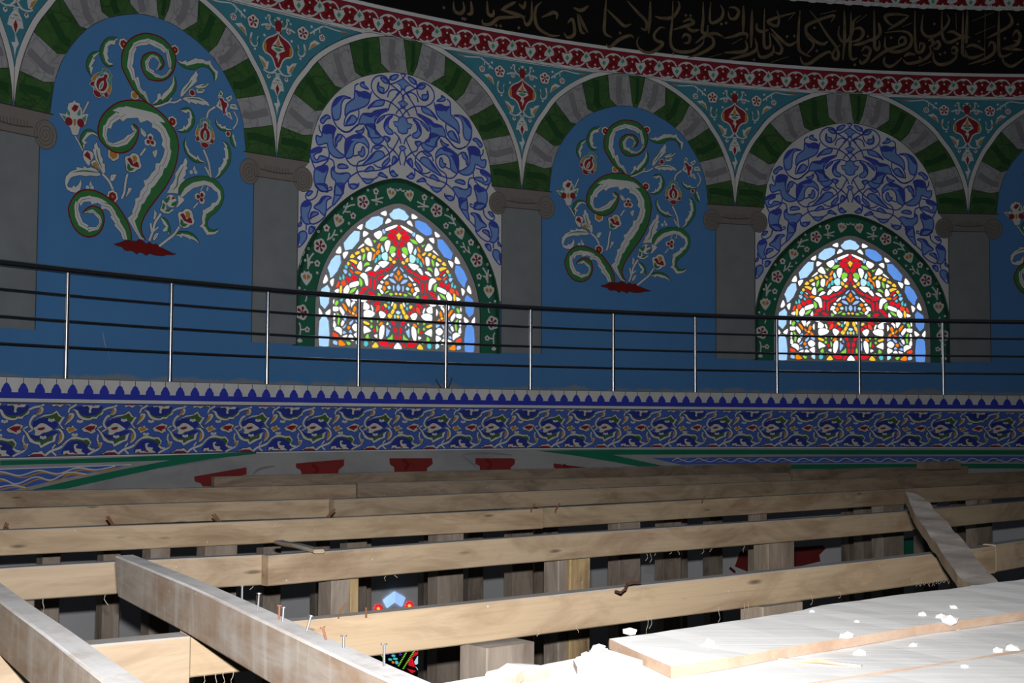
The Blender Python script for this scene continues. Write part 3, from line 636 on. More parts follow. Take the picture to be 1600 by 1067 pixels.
a.poly('500,60 560,45 640,80 660,140 620,230 580,290 520,220 490,150', 'white', 2, smooth=True, outline='ink', ow=.8); a.poly('560,60 600,110 620,215 560,170 505,125', 'red', 2.6)
a.poly('600,230 680,190 730,270 760,360 690,330 640,290', 'white', 2.2, outline='ink', ow=.8); a.poly('640,250 690,230 720,290 755,365 690,320 650,300', 'gold', 2.8)
a = mur('bud').z(230, 230, 9.975)
a.disc((370,840), 11, 'ink', 1.6, n=18); a.disc((370,840), 10.4, 'white', 2, n=18); a.poly('340,760 350,800 320,860 285,880 270,820', 'leafgreen', 2.6); a.poly('400,760 440,800 370,820', 'red', 2.6); a.poly('460,830 440,910 370,920 380,870', 'leafgreen', 2.6)
a.poly('230,800 300,880 290,950 420,970 330,1040 250,1030 190,980 220,900', 'white', 2.9, outline='ink', ow=.8); a.poly('240,860 280,900 260,970 220,960', 'leafgreen', 3.4); a.poly('380,965 300,960 265,1000 330,1010', 'leafgreen', 3.4)
a.poly('470,740 560,790 580,830 480,930 440,940 480,860', 'white', 1.9, outline='ink', ow=.7)
a = mur('flower').z(230, 140, 9.975)
for s_, i_ in (('1140,0 1185,60 1160,120 1095,100', '1140,30 1165,80 1120,90'), ('1310,80 1325,140 1270,200 1210,130', '1290,110 1300,150 1250,160'), ('1290,220 1370,220 1415,320 1280,300', '1290,245 1350,250 1380,290'), ('1220,350 1290,350 1330,480 1215,400', '1260,370 1300,440 1250,400'), ('1110,160 1170,260 1170,340 1065,260', '1115,190 1145,260 1120,270')):
    a.poly(s_, 'white', 2, outline='ink', ow=.8); a.poly(i_, 'leafgreen', 2.6)
a.poly('1100,110 1180,120 1200,170 1250,190 1270,240 1240,300 1250,360 1180,400 1150,250', 'white', 2.2); a.poly('1110,125 1170,140 1195,190 1240,210 1240,260 1210,300 1210,370 1180,390 1170,300 1150,200', 'red', 2.8)
a = mur('flower'); a.disc((300,145), 6.5, 'white', 2.4, lobes=6); a.disc((300,145), 5.0, 'red', 2.8, lobes=6); a.poly('289,152 294,147 298,149 293,151', 'gold', 2.8)
for c in ((140,292), (302,268)):
    a = mur('bud'); x, y = c; a.disc((x-3.5, y+1), 3.2, 'white', 2); a.disc((x+3.5, y+1), 3.2, 'white', 2); a.poly([(x-2, y-1), (x+1, y-10), (x+4, y-2)], 'white', 2.2, outline='ink', ow=.6)
a = mur('root')
a.poly('177,381.5 187,379 195,375.5 204,376 212,377 217,374 222,376 228,381 233,378 238,382 244,381 249,386 255,388.5 262,392 270,396 275,396.5 270,398.5 262,398 253,400 242,399 233,396 228,399.5 223,396 217,394 213,397.5 208,393 203,391.5 199,392 194,391 190,386 184,384.5', 'roundelred', 4, outline='ink', ow=.8)
MUM = [(n, a.mesh(n)) for n, a in MU]
LBL = ['floral scroll mural with red root on blue panel beside the arabesque window']
for th in BLUE:
    root = obj('floral_mural', MUM[0][1], wall); turn(root, th)
    for n, me in MUM[1:]: obj(n, me, root)
# scratches in the blue paint
a = Art(RW, BC, .006)
for s_ in ('160,518 163,535 166,545', '168,548 171,562'): a.line(s_, 1.0, 'plaster', 3, taper='both')
obj('scratch', a.mesh('scratch'), wall); turn(bpy.data.objects['scratch'], BC)

# ================================================================== arabesque panels over the windows
a = Art(RW, WC, .0066)
q = list(INN); base_ = [(BW*RW/2 - .0, 1.0), (BW*RW/2 - .0, INN[-1][1]-.02)]
mid_ = [((p[0]+r[0])/2, (p[1]+r[1])/2) for p, r in zip(GREEN_OUT, GREEN_IN)]; mid_ = [p for p in mid_ if p[1] > 1.0]
panel = [(-x, y) for x, y in base_] + q + list(reversed(base_)) + list(reversed(mid_))
a.poly(panel, 'white', 1.5, local=True, grid=.3); a.line(INN, .9, 'ink', 2, False, local=True)
PANEL = a.mesh('arabesque_panel')
AB = {(500,105): ('620,260 680,230 690,280 755,345 650,310|540,370 620,390 700,380 780,430 770,500 730,590 600,650 450,700 390,760 400,600 480,520 530,480|180,640 200,560 260,480 370,450 480,490 380,490 330,580 320,720 290,810 220,820 190,750|400,900 440,800 500,750 560,790 560,850 500,890|740,650 790,580 880,520 990,520 980,590 900,610 790,620|650,740 730,720 800,720 860,680 1050,650 1000,690 870,770 850,870 860,980 930,1090 760,1090 740,980 680,890 600,880|880,880 920,800 1000,750 1000,780 940,830|1130,760 1050,790 1000,870 1000,960 1060,1040 1130,1040 1120,990 1060,930 1070,830|940,160 1030,180 1060,250 990,235|910,240 920,300 990,330 980,400 920,370 895,300|1100,200 1090,150 1160,120 1220,125 1170,190|0,830 50,770 110,745 160,790 100,810 40,880|550,1000 620,990 670,960 670,1010 630,1040',
   '1292,760 1230,790 1210,850 1140,850 1170,920 1200,930 1220,1010 1282,1040|1312,470 1270,530 1210,550 1260,600 1305,640|1335,120 1290,180 1170,240 1240,280 1280,340 1330,350',
   '930,490 850,420 800,320 810,220 870,150 960,130 1040,170 1075,260 1050,360 980,410 910,380 890,300 915,230|930,495 1100,550 1230,660 1290,760|1090,260 1240,385 1300,470|1290,340 1200,440 1100,560 1060,680|1330,620 1230,660 1180,730|800,380 770,480 700,580 580,660 450,710 390,800 370,910|1050,680 960,720 890,790 850,880 870,980 930,1050|600,660 600,760 560,850 500,900 370,915|180,650 190,780 250,910 290,950|290,950 370,1010 450,1000 540,930 600,880|890,870 960,780 1060,740 1160,745 1240,790|1050,470 1080,380 1160,350 1220,390 1180,440|1180,240 1090,260 1080,190 1140,130 1210,125|540,370 545,290 600,255'),
 (470,195): ('330,130 350,30 420,0 500,20 540,60 520,120 500,250 520,340 600,430 680,490 600,520 500,490 430,400 410,300 380,290 260,310 235,170 310,190|690,500 690,260 760,190 880,150 980,190 1050,290 1050,370 1000,310 920,270 850,300 820,380 810,480 750,520|530,300 540,200 600,150 640,170 610,240 570,270 550,340|890,420 930,420 960,340 990,380 990,460 950,500 910,470|960,630 1050,530 1100,470 1180,410 1270,420 1300,490 1240,540 1120,590 1000,630|140,450 170,390 260,350 320,360 310,420 230,450 200,500 250,550 290,490 340,490 420,530 300,570 220,590 160,540|220,690 330,640 400,640 420,700 380,820 370,930 420,1030 400,1045 300,1020 220,920 200,830|470,700 520,650 520,720 580,760 720,750 770,800 700,900 660,960 650,1080 520,1080 540,890 480,820|570,650 600,615 680,620 735,670 600,680|990,730 1040,670 1100,650 1140,700 1080,720|950,840 1050,850 1130,850 1070,910 1010,910|1200,790 1240,740 1290,770 1350,830 1250,800|760,930 880,930 860,980 800,1000|1390,760 1430,710 1480,770 1510,790 1440,810|1000,0 1150,0 1160,120 1280,200 1270,260 1200,300 1130,280 1080,200 1050,100|1290,180 1390,210 1340,270|1260,640 1300,570 1370,520 1380,560 1310,640|1440,490 1500,540 1420,620|1130,340 1210,320 1270,330 1180,380',
   '1560,330 1530,350 1560,400',
   '690,500 740,580 800,630 900,640 1100,600 1300,500 1420,400 1500,270 1530,200|1050,330 1050,450 990,540 900,580 870,660 890,760 960,850|770,810 880,740 1000,720 1200,710 1350,660 1480,590 1520,500 1430,390 1360,340 1340,270|1090,440 1130,340 1220,310 1310,350 1380,470 1340,560|1130,610 1200,660 1300,670 1390,630|280,0 290,80 330,140|410,310 440,420 420,550 340,630 240,690|140,460 170,570 220,690|240,360 400,350|430,520 500,560 520,650|250,1067 260,1020|740,870 750,960 810,1000 890,960 900,900|1130,850 1200,810|1390,630 1380,720 1400,780|500,300 530,380 620,460 690,490|560,150 620,150 680,200 700,250|1450,110 1530,200 1560,300|1560,400 1530,510 1555,630|1440,390 1520,490|420,1030 480,1010 470,970 440,990|820,490 900,470|580,50 660,100 750,110 850,30 900,0|970,30 980,90 900,150'),
 (455,290): ('370,-20 540,-20 560,80 470,90 410,50|690,-20 820,-20 790,130 740,210 640,310 670,150|350,340 430,260 480,180 560,165 620,190 550,240 540,400 500,460 430,390|150,330 200,250 270,240 310,300 280,400 260,480 290,590 210,590 160,500|290,520 310,420 380,410 420,440 330,490|110,960 95,820 130,730 200,710 240,760 220,850|90,640 150,560 150,620|290,640 370,660 310,740 270,740|240,150 260,90 330,90 280,150',
   '', '410,70 390,160 320,220 250,220 220,170 240,110|640,310 540,400 520,480 420,570 320,600 280,560|230,600 230,700|150,560 140,480')}
leafs = []; tr = Art(RW, WC, .0066); tr2 = Art(RW, WC, .0066)
for (ox, oy), (bl, ax, st) in AB.items():
    for s_ in bl.split('|'):
        a = Art(RW, WC, .0066).z(ox, oy, 9.975); a.poly(s_, 'arablight', 3, smooth=True, outline='arabdark', ow=2.5, grid=9)
        q = a.L(s_); n = len(q); cx_ = sum(p[0] for p in q)/n; cy_ = sum(p[1] for p in q)/n
        h_ = max(2, n//3); a.poly(q[:h_+1] + [(q[k][0]*.45+cx_*.55, q[k][1]*.45+cy_*.55) for k in range(h_-1, 0, -1)], 'arabdark', 3.3, local=True)
        leafs.append(a.mesh('leaf'))
    tr.z(ox, oy, 9.975); tr2.z(ox, oy, 9.975)
    for s_ in [k for k in ax.split('|') if k]: tr2.poly(s_, 'arablight', 3, half=True); q = tr2.L(s_); q = q + [(-x, y) for x, y in reversed(q)]; tr2.line(q + [q[0]], 2.4, 'arabdark', 3.6, False, local=True)
    for s_ in st.split('|'): tr.line(s_, 2.5, 'arabdark', 2.6, mirror=True)
TEND, ROSE = tr.mesh('tendril'), tr2.mesh('rosette')
for th in WIND:
    p = obj('arabesque_panel', PANEL, wall); turn(p, th)
    obj('tendril', TEND, p); obj('rosette', ROSE, p)
    for me in leafs:
        obj('leaf', me, p); o = obj('leaf', me, p); o.scale = (-1, 1, 1)
# ================================================================== stained glass windows
G1, G3, G5 = (480, 310, 9.975), (480, 390, 9.975), (480, 450, 9.975)
PANES = {G1: '''B 890,440 905,370 1000,290 1110,270 1180,300 1170,390 1090,450 1000,490 930,470|B 550,690 640,580 720,500 815,510 800,650 690,780 570,805 555,740|W 1140,230 1220,195 1220,265|W 1210,385 1250,310 1300,350|W 770,450 850,400 835,475|W 865,590 870,510 940,540|W 430,835 495,745 510,840|W 560,930 540,850 620,835|W 1225,500 1225,460 1380,410 1370,445|b 1160,500 1185,480 1210,520 1180,540|W 1030,550 1130,505 1150,570 1090,625|g 1120,650 1160,600 1240,600 1190,650|W 880,670 950,615 1000,730 930,720|g 990,620 1030,650 1060,640 1040,690|W 770,780 850,705 870,730|R 1275,500 1330,475 1400,510 1380,550 1300,530|R 1240,560 1300,545 1370,580 1380,620 1290,650|R 1320,640 1360,640 1405,690 1390,740 1340,720|W 1190,720 1220,660 1270,660 1280,700 1250,800 1220,820|g 1275,770 1310,740 1365,770 1340,830 1270,850|W 1295,870 1340,845 1355,870 1320,905|R 1340,930 1365,915 1390,935 1365,955|Y 1260,900 1300,930 1300,960 1260,960|Y 1310,985 1340,965 1360,990 1330,1010|O 1070,760 1100,705 1130,705 1100,770|O 1050,850 1090,800 1115,830 1075,870|O 1000,940 1020,870 1050,880 1015,955|c 1130,770 1150,730 1180,800 1150,830|c 1140,880 1200,840 1235,860 1230,950 1170,950|C 1085,930 1100,875 1130,890 1120,945|C 1030,990 1050,930 1080,940 1060,990|Y 980,770 1010,770 1045,810 1010,815|Y 895,770 930,760 950,800 920,805|Y 820,795 860,780 880,820 840,830|Y 730,845 780,820 800,845 750,870|Y 650,910 685,865 720,900 690,920|g 840,950 850,880 890,855 885,920 860,960|W 920,940 930,850 985,850 970,960|W 765,920 810,890 810,945|Y 640,960 700,950 760,980 740,1020 690,990|Y 600,1010 620,985 645,1010 620,1035''',
 G3: '''B 290,280 350,160 420,85 500,85 510,200 450,330 370,420 330,435 320,360|B 190,610 250,570 290,540 330,610 325,660 310,830 240,925 170,850 160,740|W 220,500 265,390 295,470 250,515|W 365,565 330,490 390,455|g 860,270 880,210 930,195 955,230 900,240|W 880,330 930,270 985,280 960,310 910,330|W 760,270 800,185 830,210 825,310|W 1090,210 1150,180 1250,190 1230,230 1160,275|W 1020,310 1060,240 1110,260 1080,300 1040,330|R 660,210 700,220 745,280 730,300|c 650,260 690,280 680,305|r 625,290 660,310 700,350 670,365|O 720,350 760,330 815,350 770,375|R 665,420 720,400 750,440 710,480 670,460|R 585,420 650,450 630,500 590,480|r 505,500 560,480 575,540 520,550|r 425,580 440,520 475,500 470,560|C 565,260 590,240 610,265 585,290|b 540,320 575,310 600,340 570,370|C 525,440 535,375 560,420 550,460|C 475,450 490,410 515,450 500,465|C 620,380 640,360 660,390 640,405|g 785,445 830,470 840,530 805,565|W 800,405 850,365 910,400 920,540 880,540 860,460|W 630,560 650,520 765,490 770,550 650,585|g 635,670 660,620 740,590 700,650|W 540,620 600,550 630,610 600,680 550,680|Y 480,580 515,565 510,660 480,670|W 400,640 460,610 455,665|W 725,680 760,620 765,690|R 920,360 980,335 1050,370 1040,415 960,400|R 1060,350 1150,310 1165,340 1070,380|R 1180,310 1250,270 1270,300 1190,335|R 1275,240 1300,225 1320,245 1290,265|R 1060,460 1080,420 1170,385 1150,430 1080,475|W 1170,440 1230,390 1240,410 1190,455|R 930,560 950,450 980,460 965,600|R 1000,580 1010,470 1050,465 1045,560 1020,635|R 820,610 860,580 915,580 890,625 830,630|R 780,660 830,645 860,670 800,690|R 920,660 960,645 1030,690 960,705|b 1320,320 1340,290 1390,260 1370,300 1330,335|O 1335,400 1380,410 1395,490 1350,440|b 1260,400 1290,365 1325,370 1300,410|b 1255,450 1320,460 1360,520 1290,500|b 1310,560 1335,570 1330,640 1310,620|W 1120,500 1145,485 1165,505 1140,520|O 1185,510 1220,490 1250,520 1210,545|O 1150,600 1175,565 1200,600 1175,630|W 1065,600 1090,545 1140,560 1120,600|W 1100,620 1140,630 1160,665 1130,680|c 1225,580 1260,565 1275,595 1245,610|g 1180,680 1200,650 1255,640 1220,670|g 1250,690 1280,670 1310,690 1280,710|Y 1340,680 1365,670 1380,690 1355,700|g 1075,720 1075,670 1120,700''',
 G5: '''B 150,510 225,445 300,510 295,900 140,895|W 150,310 200,390 150,415|W 250,385 325,330 310,415|W 370,220 380,175 395,190 385,235|g 400,240 430,195 455,220 425,265|C 480,180 530,165 510,210|W 570,200 600,165 640,200 620,285|W 650,240 690,205 715,225 680,260 660,300|W 750,300 785,255 780,360|W 660,165 760,160 740,190 690,190|W 790,190 830,165 900,185 850,215|W 845,290 860,220 935,270 920,320 850,325|W 960,270 985,280 1000,330 980,340|R 910,200 950,195 940,220|R 1000,250 1050,205 1100,220 1090,250 1020,265|r 1030,360 1060,260 1100,270 1095,330|R 1120,300 1150,275 1165,310 1135,335|R 1175,345 1220,350 1210,390 1185,380|Y 1165,260 1190,245 1215,270 1195,295|C 1215,215 1260,215 1250,240|C 1225,300 1245,275 1265,300 1245,325|W 1280,260 1300,215 1315,230 1295,270|Y 1310,300 1325,245 1360,260 1345,315|Y 1270,385 1300,325 1330,345 1300,400|Y 1220,430 1255,395 1290,430 1255,465|c 1320,440 1335,410 1350,440 1335,470|O 515,250 545,245 590,310 570,350|O 610,350 625,335 650,365 640,390|O 680,340 705,280 735,310 710,365|Y 665,390 685,370 705,395 685,410|r 620,440 650,420 680,425 650,460|O 710,430 730,405 760,445 735,460|W 370,300 380,290 450,295 445,345 375,350|W 470,330 490,290 545,370 520,415|g 420,385 460,405 475,480 455,570 430,540 440,460|W 370,470 380,400 405,410 395,475|W 365,590 380,505 410,560 400,605|W 850,440 855,360 940,345 1015,385 980,440 880,460|W 1085,390 1120,360 1190,410 1140,475 1110,460|b 530,450 580,420 570,490 545,500|W 490,560 510,510 540,530 510,580|b 515,610 580,555 560,605 530,620|b 620,540 670,500 680,520 640,565|b 720,505 775,510 770,550 735,530|O 585,610 610,590 635,610 610,640|b 515,700 530,665 570,690 530,710|b 610,680 640,650 660,690|W 665,600 720,555 775,600 760,650 700,660|W 380,640 440,605 500,640 490,730 450,690|W 510,750 580,725 570,760|W 605,760 635,720 675,760|W 690,720 765,685 765,770 720,760|W 845,700 850,590 950,660 880,690|Y 845,540 855,510 930,545 910,570|g 950,505 975,500 985,520 965,530|g 945,600 965,570 985,600 965,615|g 1050,515 1070,500 1075,525 1060,535|O 1080,570 1110,530 1145,540 1120,570|R 990,650 1015,630 1030,660 1010,680|g 1040,590 1060,600 1070,650 1045,680|W 1085,770 1090,640 1130,580 1165,600 1160,700 1125,785|W 1200,560 1215,535 1230,555 1210,570|b 1190,740 1200,610 1230,650 1255,660 1215,740|b 1245,600 1250,560 1270,610|g 1210,790 1260,750 1285,710 1290,795|R 1270,510 1320,510 1335,570 1300,570|R 1310,640 1335,610 1360,640 1350,690 1320,680|R 1325,740 1358,735 1358,790 1330,790|r 365,690 430,715 440,750 365,745|g 870,750 910,715 920,775 880,775|W 1005,740 1050,725 1045,770|b 365,860 370,820 420,830 420,875|O 450,885 455,820 490,815 550,870 520,890|g 570,840 610,840 635,860 600,885|c 715,860 730,820 770,830 765,895|C 845,885 850,835 895,835 905,870 880,900|Y 970,915 1025,845 1065,915|R 1070,830 1130,820 1210,840 1220,895 1150,905 1100,880|R 1240,910 1270,860 1310,865 1280,910|g 965,800 980,792 990,825 975,838|W 590,785 680,800 670,820'''}
AXIS = {G1: 'B 1430,150 1340,170 1310,210 1270,240 1290,290 1340,325 1440,325|R 1430,410 1390,460 1420,510 1427,515|Y 1420,535 1380,570 1400,620 1420,640|R 1410,760 1390,800 1380,890 1405,895',
        G3: 'O 1400,320 1375,360 1400,395|b 1388,540 1365,590 1387,640', G5: 'c 1385,355 1350,375 1385,405|Y 1380,420 1358,440 1380,465|W 1370,855 1310,930 1368,940'}
halves, axial = [], []
AX = lambda y: -.078 + .0205*y          # the traced axis of the window in its bay
fix = lambda q: [(x-AX(y), max(y, ZSILL+.012)) for x, y in q]
ga = Art(RW, WC)
for G, s_ in PANES.items():
    ga.z(*G)
    for t in s_.split('|'): c_, q = t.split(' ', 1); halves.append((c_, fix(ga.L(q))))
for G, s_ in AXIS.items():
    ga.z(*G)
    for t in s_.split('|'):
        c_, q = t.split(' ', 1); q = fix(ga.L(q)); q[0] = (0., q[0][1]); q[-1] = (0., q[-1][1]); q = q + [(-x, y) for x, y in reversed(q[1:-1])]; axial.append((c_, q))
def soften(q):           # rounded pieces of glass
    return cat(q, 3, True) if len(q) < 5 else cat(q, 2, True) if len(q) < 7 else list(q)
def shrink(q, d):
    n = len(q); cx_ = sum(p[0] for p in q)/n; cy_ = sum(p[1] for p in q)/n
    r = max(math.dist(p, (cx_, cy_)) for p in q); k = 1 - d/r
    return [(cx_+(x-cx_)*k, cy_+(y-cy_)*k) for x, y in q]
pan = [(c_, soften(shrink(q, -.008 if c_ == 'W' else -.007 if c_ != 'B' else -.002))) for c_, q in halves + [(c_, [(-x, y) for x, y in q]) for c_, q in halves] + axial]  # pieces grown a little, glare around the glass put into their shape
pan = [(c_, q if area(q) > 0 else list(reversed(q))) for c_, q in pan]
pan = [(c_, [(x, max(y, ZSILL+.006)) for x, y in q]) for c_, q in pan]
pan = [(c_, q) for c_, q in pan if all(inside(p, GREEN_IN) for p in q)]
pan.sort(key=lambda t: -area(t[1])); scene['panes'] = len(pan); scene['panes_traced'] = len(halves)*2+len(axial)
DEEP, FRONT = .030, .008      # glass behind the plaster lattice
v, f = fill(list(GREEN_IN), .12, [q for _, q in pan])
V3 = [((RW+FRONT)*math.sin(x/RW), (RW+FRONT)*math.cos(x/RW), y) for x, y in v]; F3_ = list(f)
for _, q in pan:
    n0 = len(V3); n = len(q)
    V3 += [((RW+FRONT)*math.sin(x/RW), (RW+FRONT)*math.cos(x/RW), y) for x, y in q] + [((RW+DEEP)*math.sin(x/RW), (RW+DEEP)*math.cos(x/RW), y) for x, y in q]
    F3_ += [(n0+i, n0+(i+1) % n, n0+n+(i+1) % n, n0+n+i) for i in range(n)]
LATT = mesh('lattice', V3, F3_, [M['tracery']])
def pane_mesh(c_, q):
    deepsky = c_ == 'B' and sum(p[0] for p in q)/len(q) > .05  # uneven sky behind the window, put into the glass colour
    n = len(q); q2 = shrink(q, -.004)
    vs_ = [(r*math.sin(x/RW), r*math.cos(x/RW), y) for r in (RW+DEEP-.004, RW+DEEP+.004) for x, y in q2]
    t = [tuple(k) for k in tessellate_polygon([[Vector((x, y, 0)) for x, y in q2]])]
    fs = t + [tuple(k+n for k in reversed(tt)) for tt in t] + [(i, (i+1) % n, n+(i+1) % n, n+i) for i in range(n)]
    return mesh('pane', vs_, fs, [M['gD' if deepsky else 'g'+c_]])
PM = [pane_mesh(c_, q) for c_, q in pan[:296]]
cv, cf, ci, cm = [], [], [], []
for c_, q in pan[296:]:
    n0 = len(cv); cv += [((RW+DEEP)*math.sin(x/RW), (RW+DEEP)*math.cos(x/RW), y) for x, y in q]
    if c_ not in cm: cm.append(c_)
    for t in tessellate_polygon([[Vector((x, y, 0)) for x, y in q]]): cf.append(tuple(n0+k for k in t)); ci.append(cm.index(c_))
CHIPS = mesh('pane_chips', cv, cf, [M['g'+c_] for c_ in cm], ci) if cv else None
# outer jamb so that the opening is closed towards the wall
n = len(GREEN_IN); jv = [(r*math.sin(x/RW), r*math.cos(x/RW), y) for r in (RW-.001, RW+.08) for x, y in GREEN_IN]
JAMB = mesh('jamb', jv, [(i, (i+1) % n, n+(i+1) % n, n+i) for i in range(n)], [M['sill']])
# green painted border with its flowers
a = Art(RW, WC, .0066)
a.poly(GREEN_OUT + list(reversed(GREEN_IN)), 'bordergreen', 3, local=True, grid=.35)
o_in = [(x*.975, y-.02*(y-ZSILL)/1.9) for x, y in GREEN_OUT]
a.line(o_in, 6, 'darkgreen', 4, False, local=True); a.line([(x*.952, y-.045*(y-ZSILL)/1.9) for x, y in GREEN_OUT], .9, 'ink', 4.4, False, local=True); a.line(GREEN_OUT, 1.1, 'ink', 4.4, False, local=True); a.line(GREEN_IN, 1.0, 'ink', 4.4, False, local=True)
a.z(455, 290, 9.975)
for s_ in ('1270,230 1350,220 1460,190', '1270,230 1380,250 1450,270', '830,440 910,330 1020,300', '880,360 905,270', '860,410 950,415', '580,850 660,800 710,690', '600,840 620,740', '690,770 750,770', '1345,150 1350,210'): a.line(s_, 2.6, 'white', 4.6, mirror=True)
for q in P('970,205 855,335 1220,75 1355,290 925,590 805,710 450,720 685,840 295,985'): a.disc(q, 2.4, 'white', 4.6, mirror=True); a.disc(q, .9, 'bordergreen', 4.9, mirror=True)
a.z(455, 380, 13.333)
for s_ in ('380,540 385,400 370,230', '400,430 420,320 500,210', '400,480 430,410 490,400'): a.line(s_, 3.0, 'white', 4.6, mirror=True)
for q in P('395,120 325,360 575,620 205,935'): a.disc(q, 2.4, 'white', 4.6, mirror=True)
a.z(400, 260, 3.3333)
for s_ in ('237,885 240,835 232,815', '265,705 272,680 262,640', '240,850 268,850', '765,118 745,128 738,118'): a.line(s_, 2.4, 'white', 4.6, mirror=True)
a.poly('222,905 235,895 250,905 247,917 228,917', 'white', 4.6, mirror=True)
BORD = a.mesh('painted_border'); BF = []
def bflower(z_, c, r):
    a = Art(RW, WC, .0066).z(*z_); a.pinwheel(c, r, 4.8, 5, rot=.3, edge=None, heart='crimson'); BF.append(('flower', a.mesh('flower')))
for c, r in (((1145,260), 12.5), ((475,945), 13)): bflower((455, 290, 9.975), c, r)
bflower((400, 260, 3.3333), (247,760), 13)
for z_, c, r in (((455, 290, 9.975), (1345,95), 6), ((455, 290, 9.975), (990,475), 6), ((455, 290, 9.975), (575,665), 6.5), ((455, 380, 13.333), (575,425), 6), ((400, 260, 3.3333), (275,850), 5.2)):
    a = Art(RW, WC, .0066).z(*z_); a.disc(c, r, 'white', 4.8, lobes=5, amp=.3); a.disc(c, r*.35, 'crimson', 5.2); BF.append(('flower', a.mesh('flower')))
def tulip(z_, c, r, rot):
    a = Art(RW, WC, .0066).z(*z_); q = a.L([c])[0]; m_ = a.mpp*r; cr_, sr_ = math.cos(rot), math.sin(rot)
    K = lambda s_: [(q[0]+(u*cr_+v*sr_)*m_, q[1]+(-u*sr_+v*cr_)*m_) for u, v in P(s_)]
    a.poly(K('0,-1.2 .5,-.7 1,.1 .95,.6 .6,.65 .4,1 0,.8 -.4,1 -.6,.65 -.95,.6 -1,.1 -.5,-.7'), 'white', 4.8, local=True)
    a.poly(K('.08,-.35 .5,-.1 .7,.1 .35,.5 .08,.3'), 'gold', 5.2, local=True); a.poly(K('-.08,-.35 -.5,-.1 -.7,.1 -.35,.5 -.08,.3'), 'gold', 5.2, local=True)
    BF.append(('flower', a.mesh('flower')))
tulip((455, 290, 9.975), (760,545), 10.5, .35); tulip((455, 380, 13.333), (350,720), 11, 0.); tulip((400, 260, 3.3333), (712,140), 9.5, .2)
WL = ['stained glass window whose railing crossing shows two posts, arched, with red tulip centre', '']
for k, th in enumerate(WIND):
    root = obj('window_%d' % (k if k else 3), None, kind='structure'); turn(root, th + WOFF[k])
    obj('lattice', LATT, root); obj('jamb', JAMB, root); b_ = obj('painted_border', BORD, root)
    for n_, me in BF:
        obj(n_, me, b_); o = obj(n_, me, b_); o.scale = (-1, 1, 1)
    if k == 0:
        obj('pane', mesh('pane', [((RW+.05)*math.sin(x/RW), (RW+.05)*math.cos(x/RW), y) for x, y in GREEN_IN], [tuple(range(len(GREEN_IN)))], [M['gB']]), root); continue
    for me in PM: obj('pane', me, root)
    if CHIPS: obj('pane_chips', CHIPS, root, kind='stuff')

# ================================================================== walkway ledge, frieze under it
t0, t1 = T0, T1
def ringmesh(name, R0, z0, R1, z1, mat, n=140):
    vs_, fs = [], []
    for k in range(n+1):
        t = t0 + (t1-t0)*k/n; vs_ += [(R0*math.sin(t), R0*math.cos(t), z0), (R1*math.sin(t), R1*math.cos(t), z1)]
    for k in range(n): fs.append((2*k, 2*k+2, 2*k+3, 2*k+1))
    return mesh(name, vs_, fs, [M[mat]])
obj('floor_walkway', ringmesh('floor_walkway', RF, 0, RW+.02, 0, 'sill'), kind='structure')
fr = obj('wall_frieze', ringmesh('wall_frieze', RF, -.668, RF, 0, 'white'), kind='structure')
obj('wall_lower', ringmesh('wall_lower', RF, -5.2, RF, -1.02, 'palewall'), kind='structure')
low = bpy.data.objects['wall_lower']
obj('arch_head', ringmesh('arch_head', RF, -1.02, RF, -.668, 'lowerwall'), low)
ring_part('merlon_band', [(-.176, -.126, 'merlonblue', 0), (-.212, -.206, 'ink', 0), (-.006, .0, 'sill', 0)], RF, parent=fr)
ring_part('frieze_ground', [(-.655, -.212, 'friezeblue', 0), (-.658, -.653, 'ink', 1)], RF, parent=fr)
dm = 0.0643390/5; m0 = -0.7126979
a = Art(RF, 0, .0068); hx = .050
a.poly([(-hx, -.127), (-hx, -.108), (-.044, -.094), (-.032, -.078), (-.026, -.064), (-.012, -.054), (0, -.045), (.012, -.054), (.026, -.064), (.032, -.078), (.044, -.094), (hx, -.108), (hx, -.127)], 'merlonblue', 0, local=True)
a.line([(0, -.045), (0, -.008)], 1.0, 'ink', 0, False, local=True)
mm = a.mesh('merlon')
k = int((t0-m0)/dm) + 1
while m0 + k*dm < t1: o = obj('merlon', mm, fr); turn(o, m0 + k*dm); k += 1
FP = 0.0588114; FT = -0.6768801
a = Art(RF, FT, .0068).z(610, 620, 12.26)
def fw(s_, col_='offwhite', lay=2, ol=True, sm=True): a.poly(s_, col_, lay, smooth=sm, outline='ink' if ol else None, ow=.7, grid=9)
for s_ in ('690,500 780,440 930,430 1060,510 1000,590 900,540 800,500 700,570', '600,640 720,690 860,660 990,620 1060,640 980,680 800,760 680,720', '200,260 400,230 620,240 600,310 500,380 350,390 270,350', '20,900 100,800 230,770 340,810 420,880 380,985 20,985'): fw(s_, 'friezedark', 1, False)
fw('130,285 200,290 240,310 270,370 330,410 420,425 450,400 520,400 560,370 600,340 620,305 640,330 620,370 560,400 530,440 470,440 430,460 340,460 260,430 220,380 190,320'); fw('270,360 340,390 440,395 520,370 590,320 620,310 560,380 450,410 420,425 330,415 290,390', 'olive', 3, False)
fw('800,255 840,270 845,320 810,370 750,380 720,370 770,340 790,290'); fw('790,280 812,310 790,352 748,367 770,310', 'gold', 3, False)
fw('680,500 750,430 850,375 970,360 1040,310 1085,370 1110,400 1170,410 1130,470 1100,520 1150,580 1180,600 1120,590 1070,520 1060,500 1075,478 1000,470 940,420 860,410 780,430', sm=False); fw('830,408 940,388 990,370 1040,345 1070,400 1120,420 1090,470 1070,490 1000,452 930,422', 'olive', 3, False, False)
fw('690,575 740,545 790,505 860,505 920,540 985,595 900,640 840,650 780,690 710,680 720,630'); fw('755,590 790,570 860,562 862,590 820,610 780,608', 'red', 3, False)
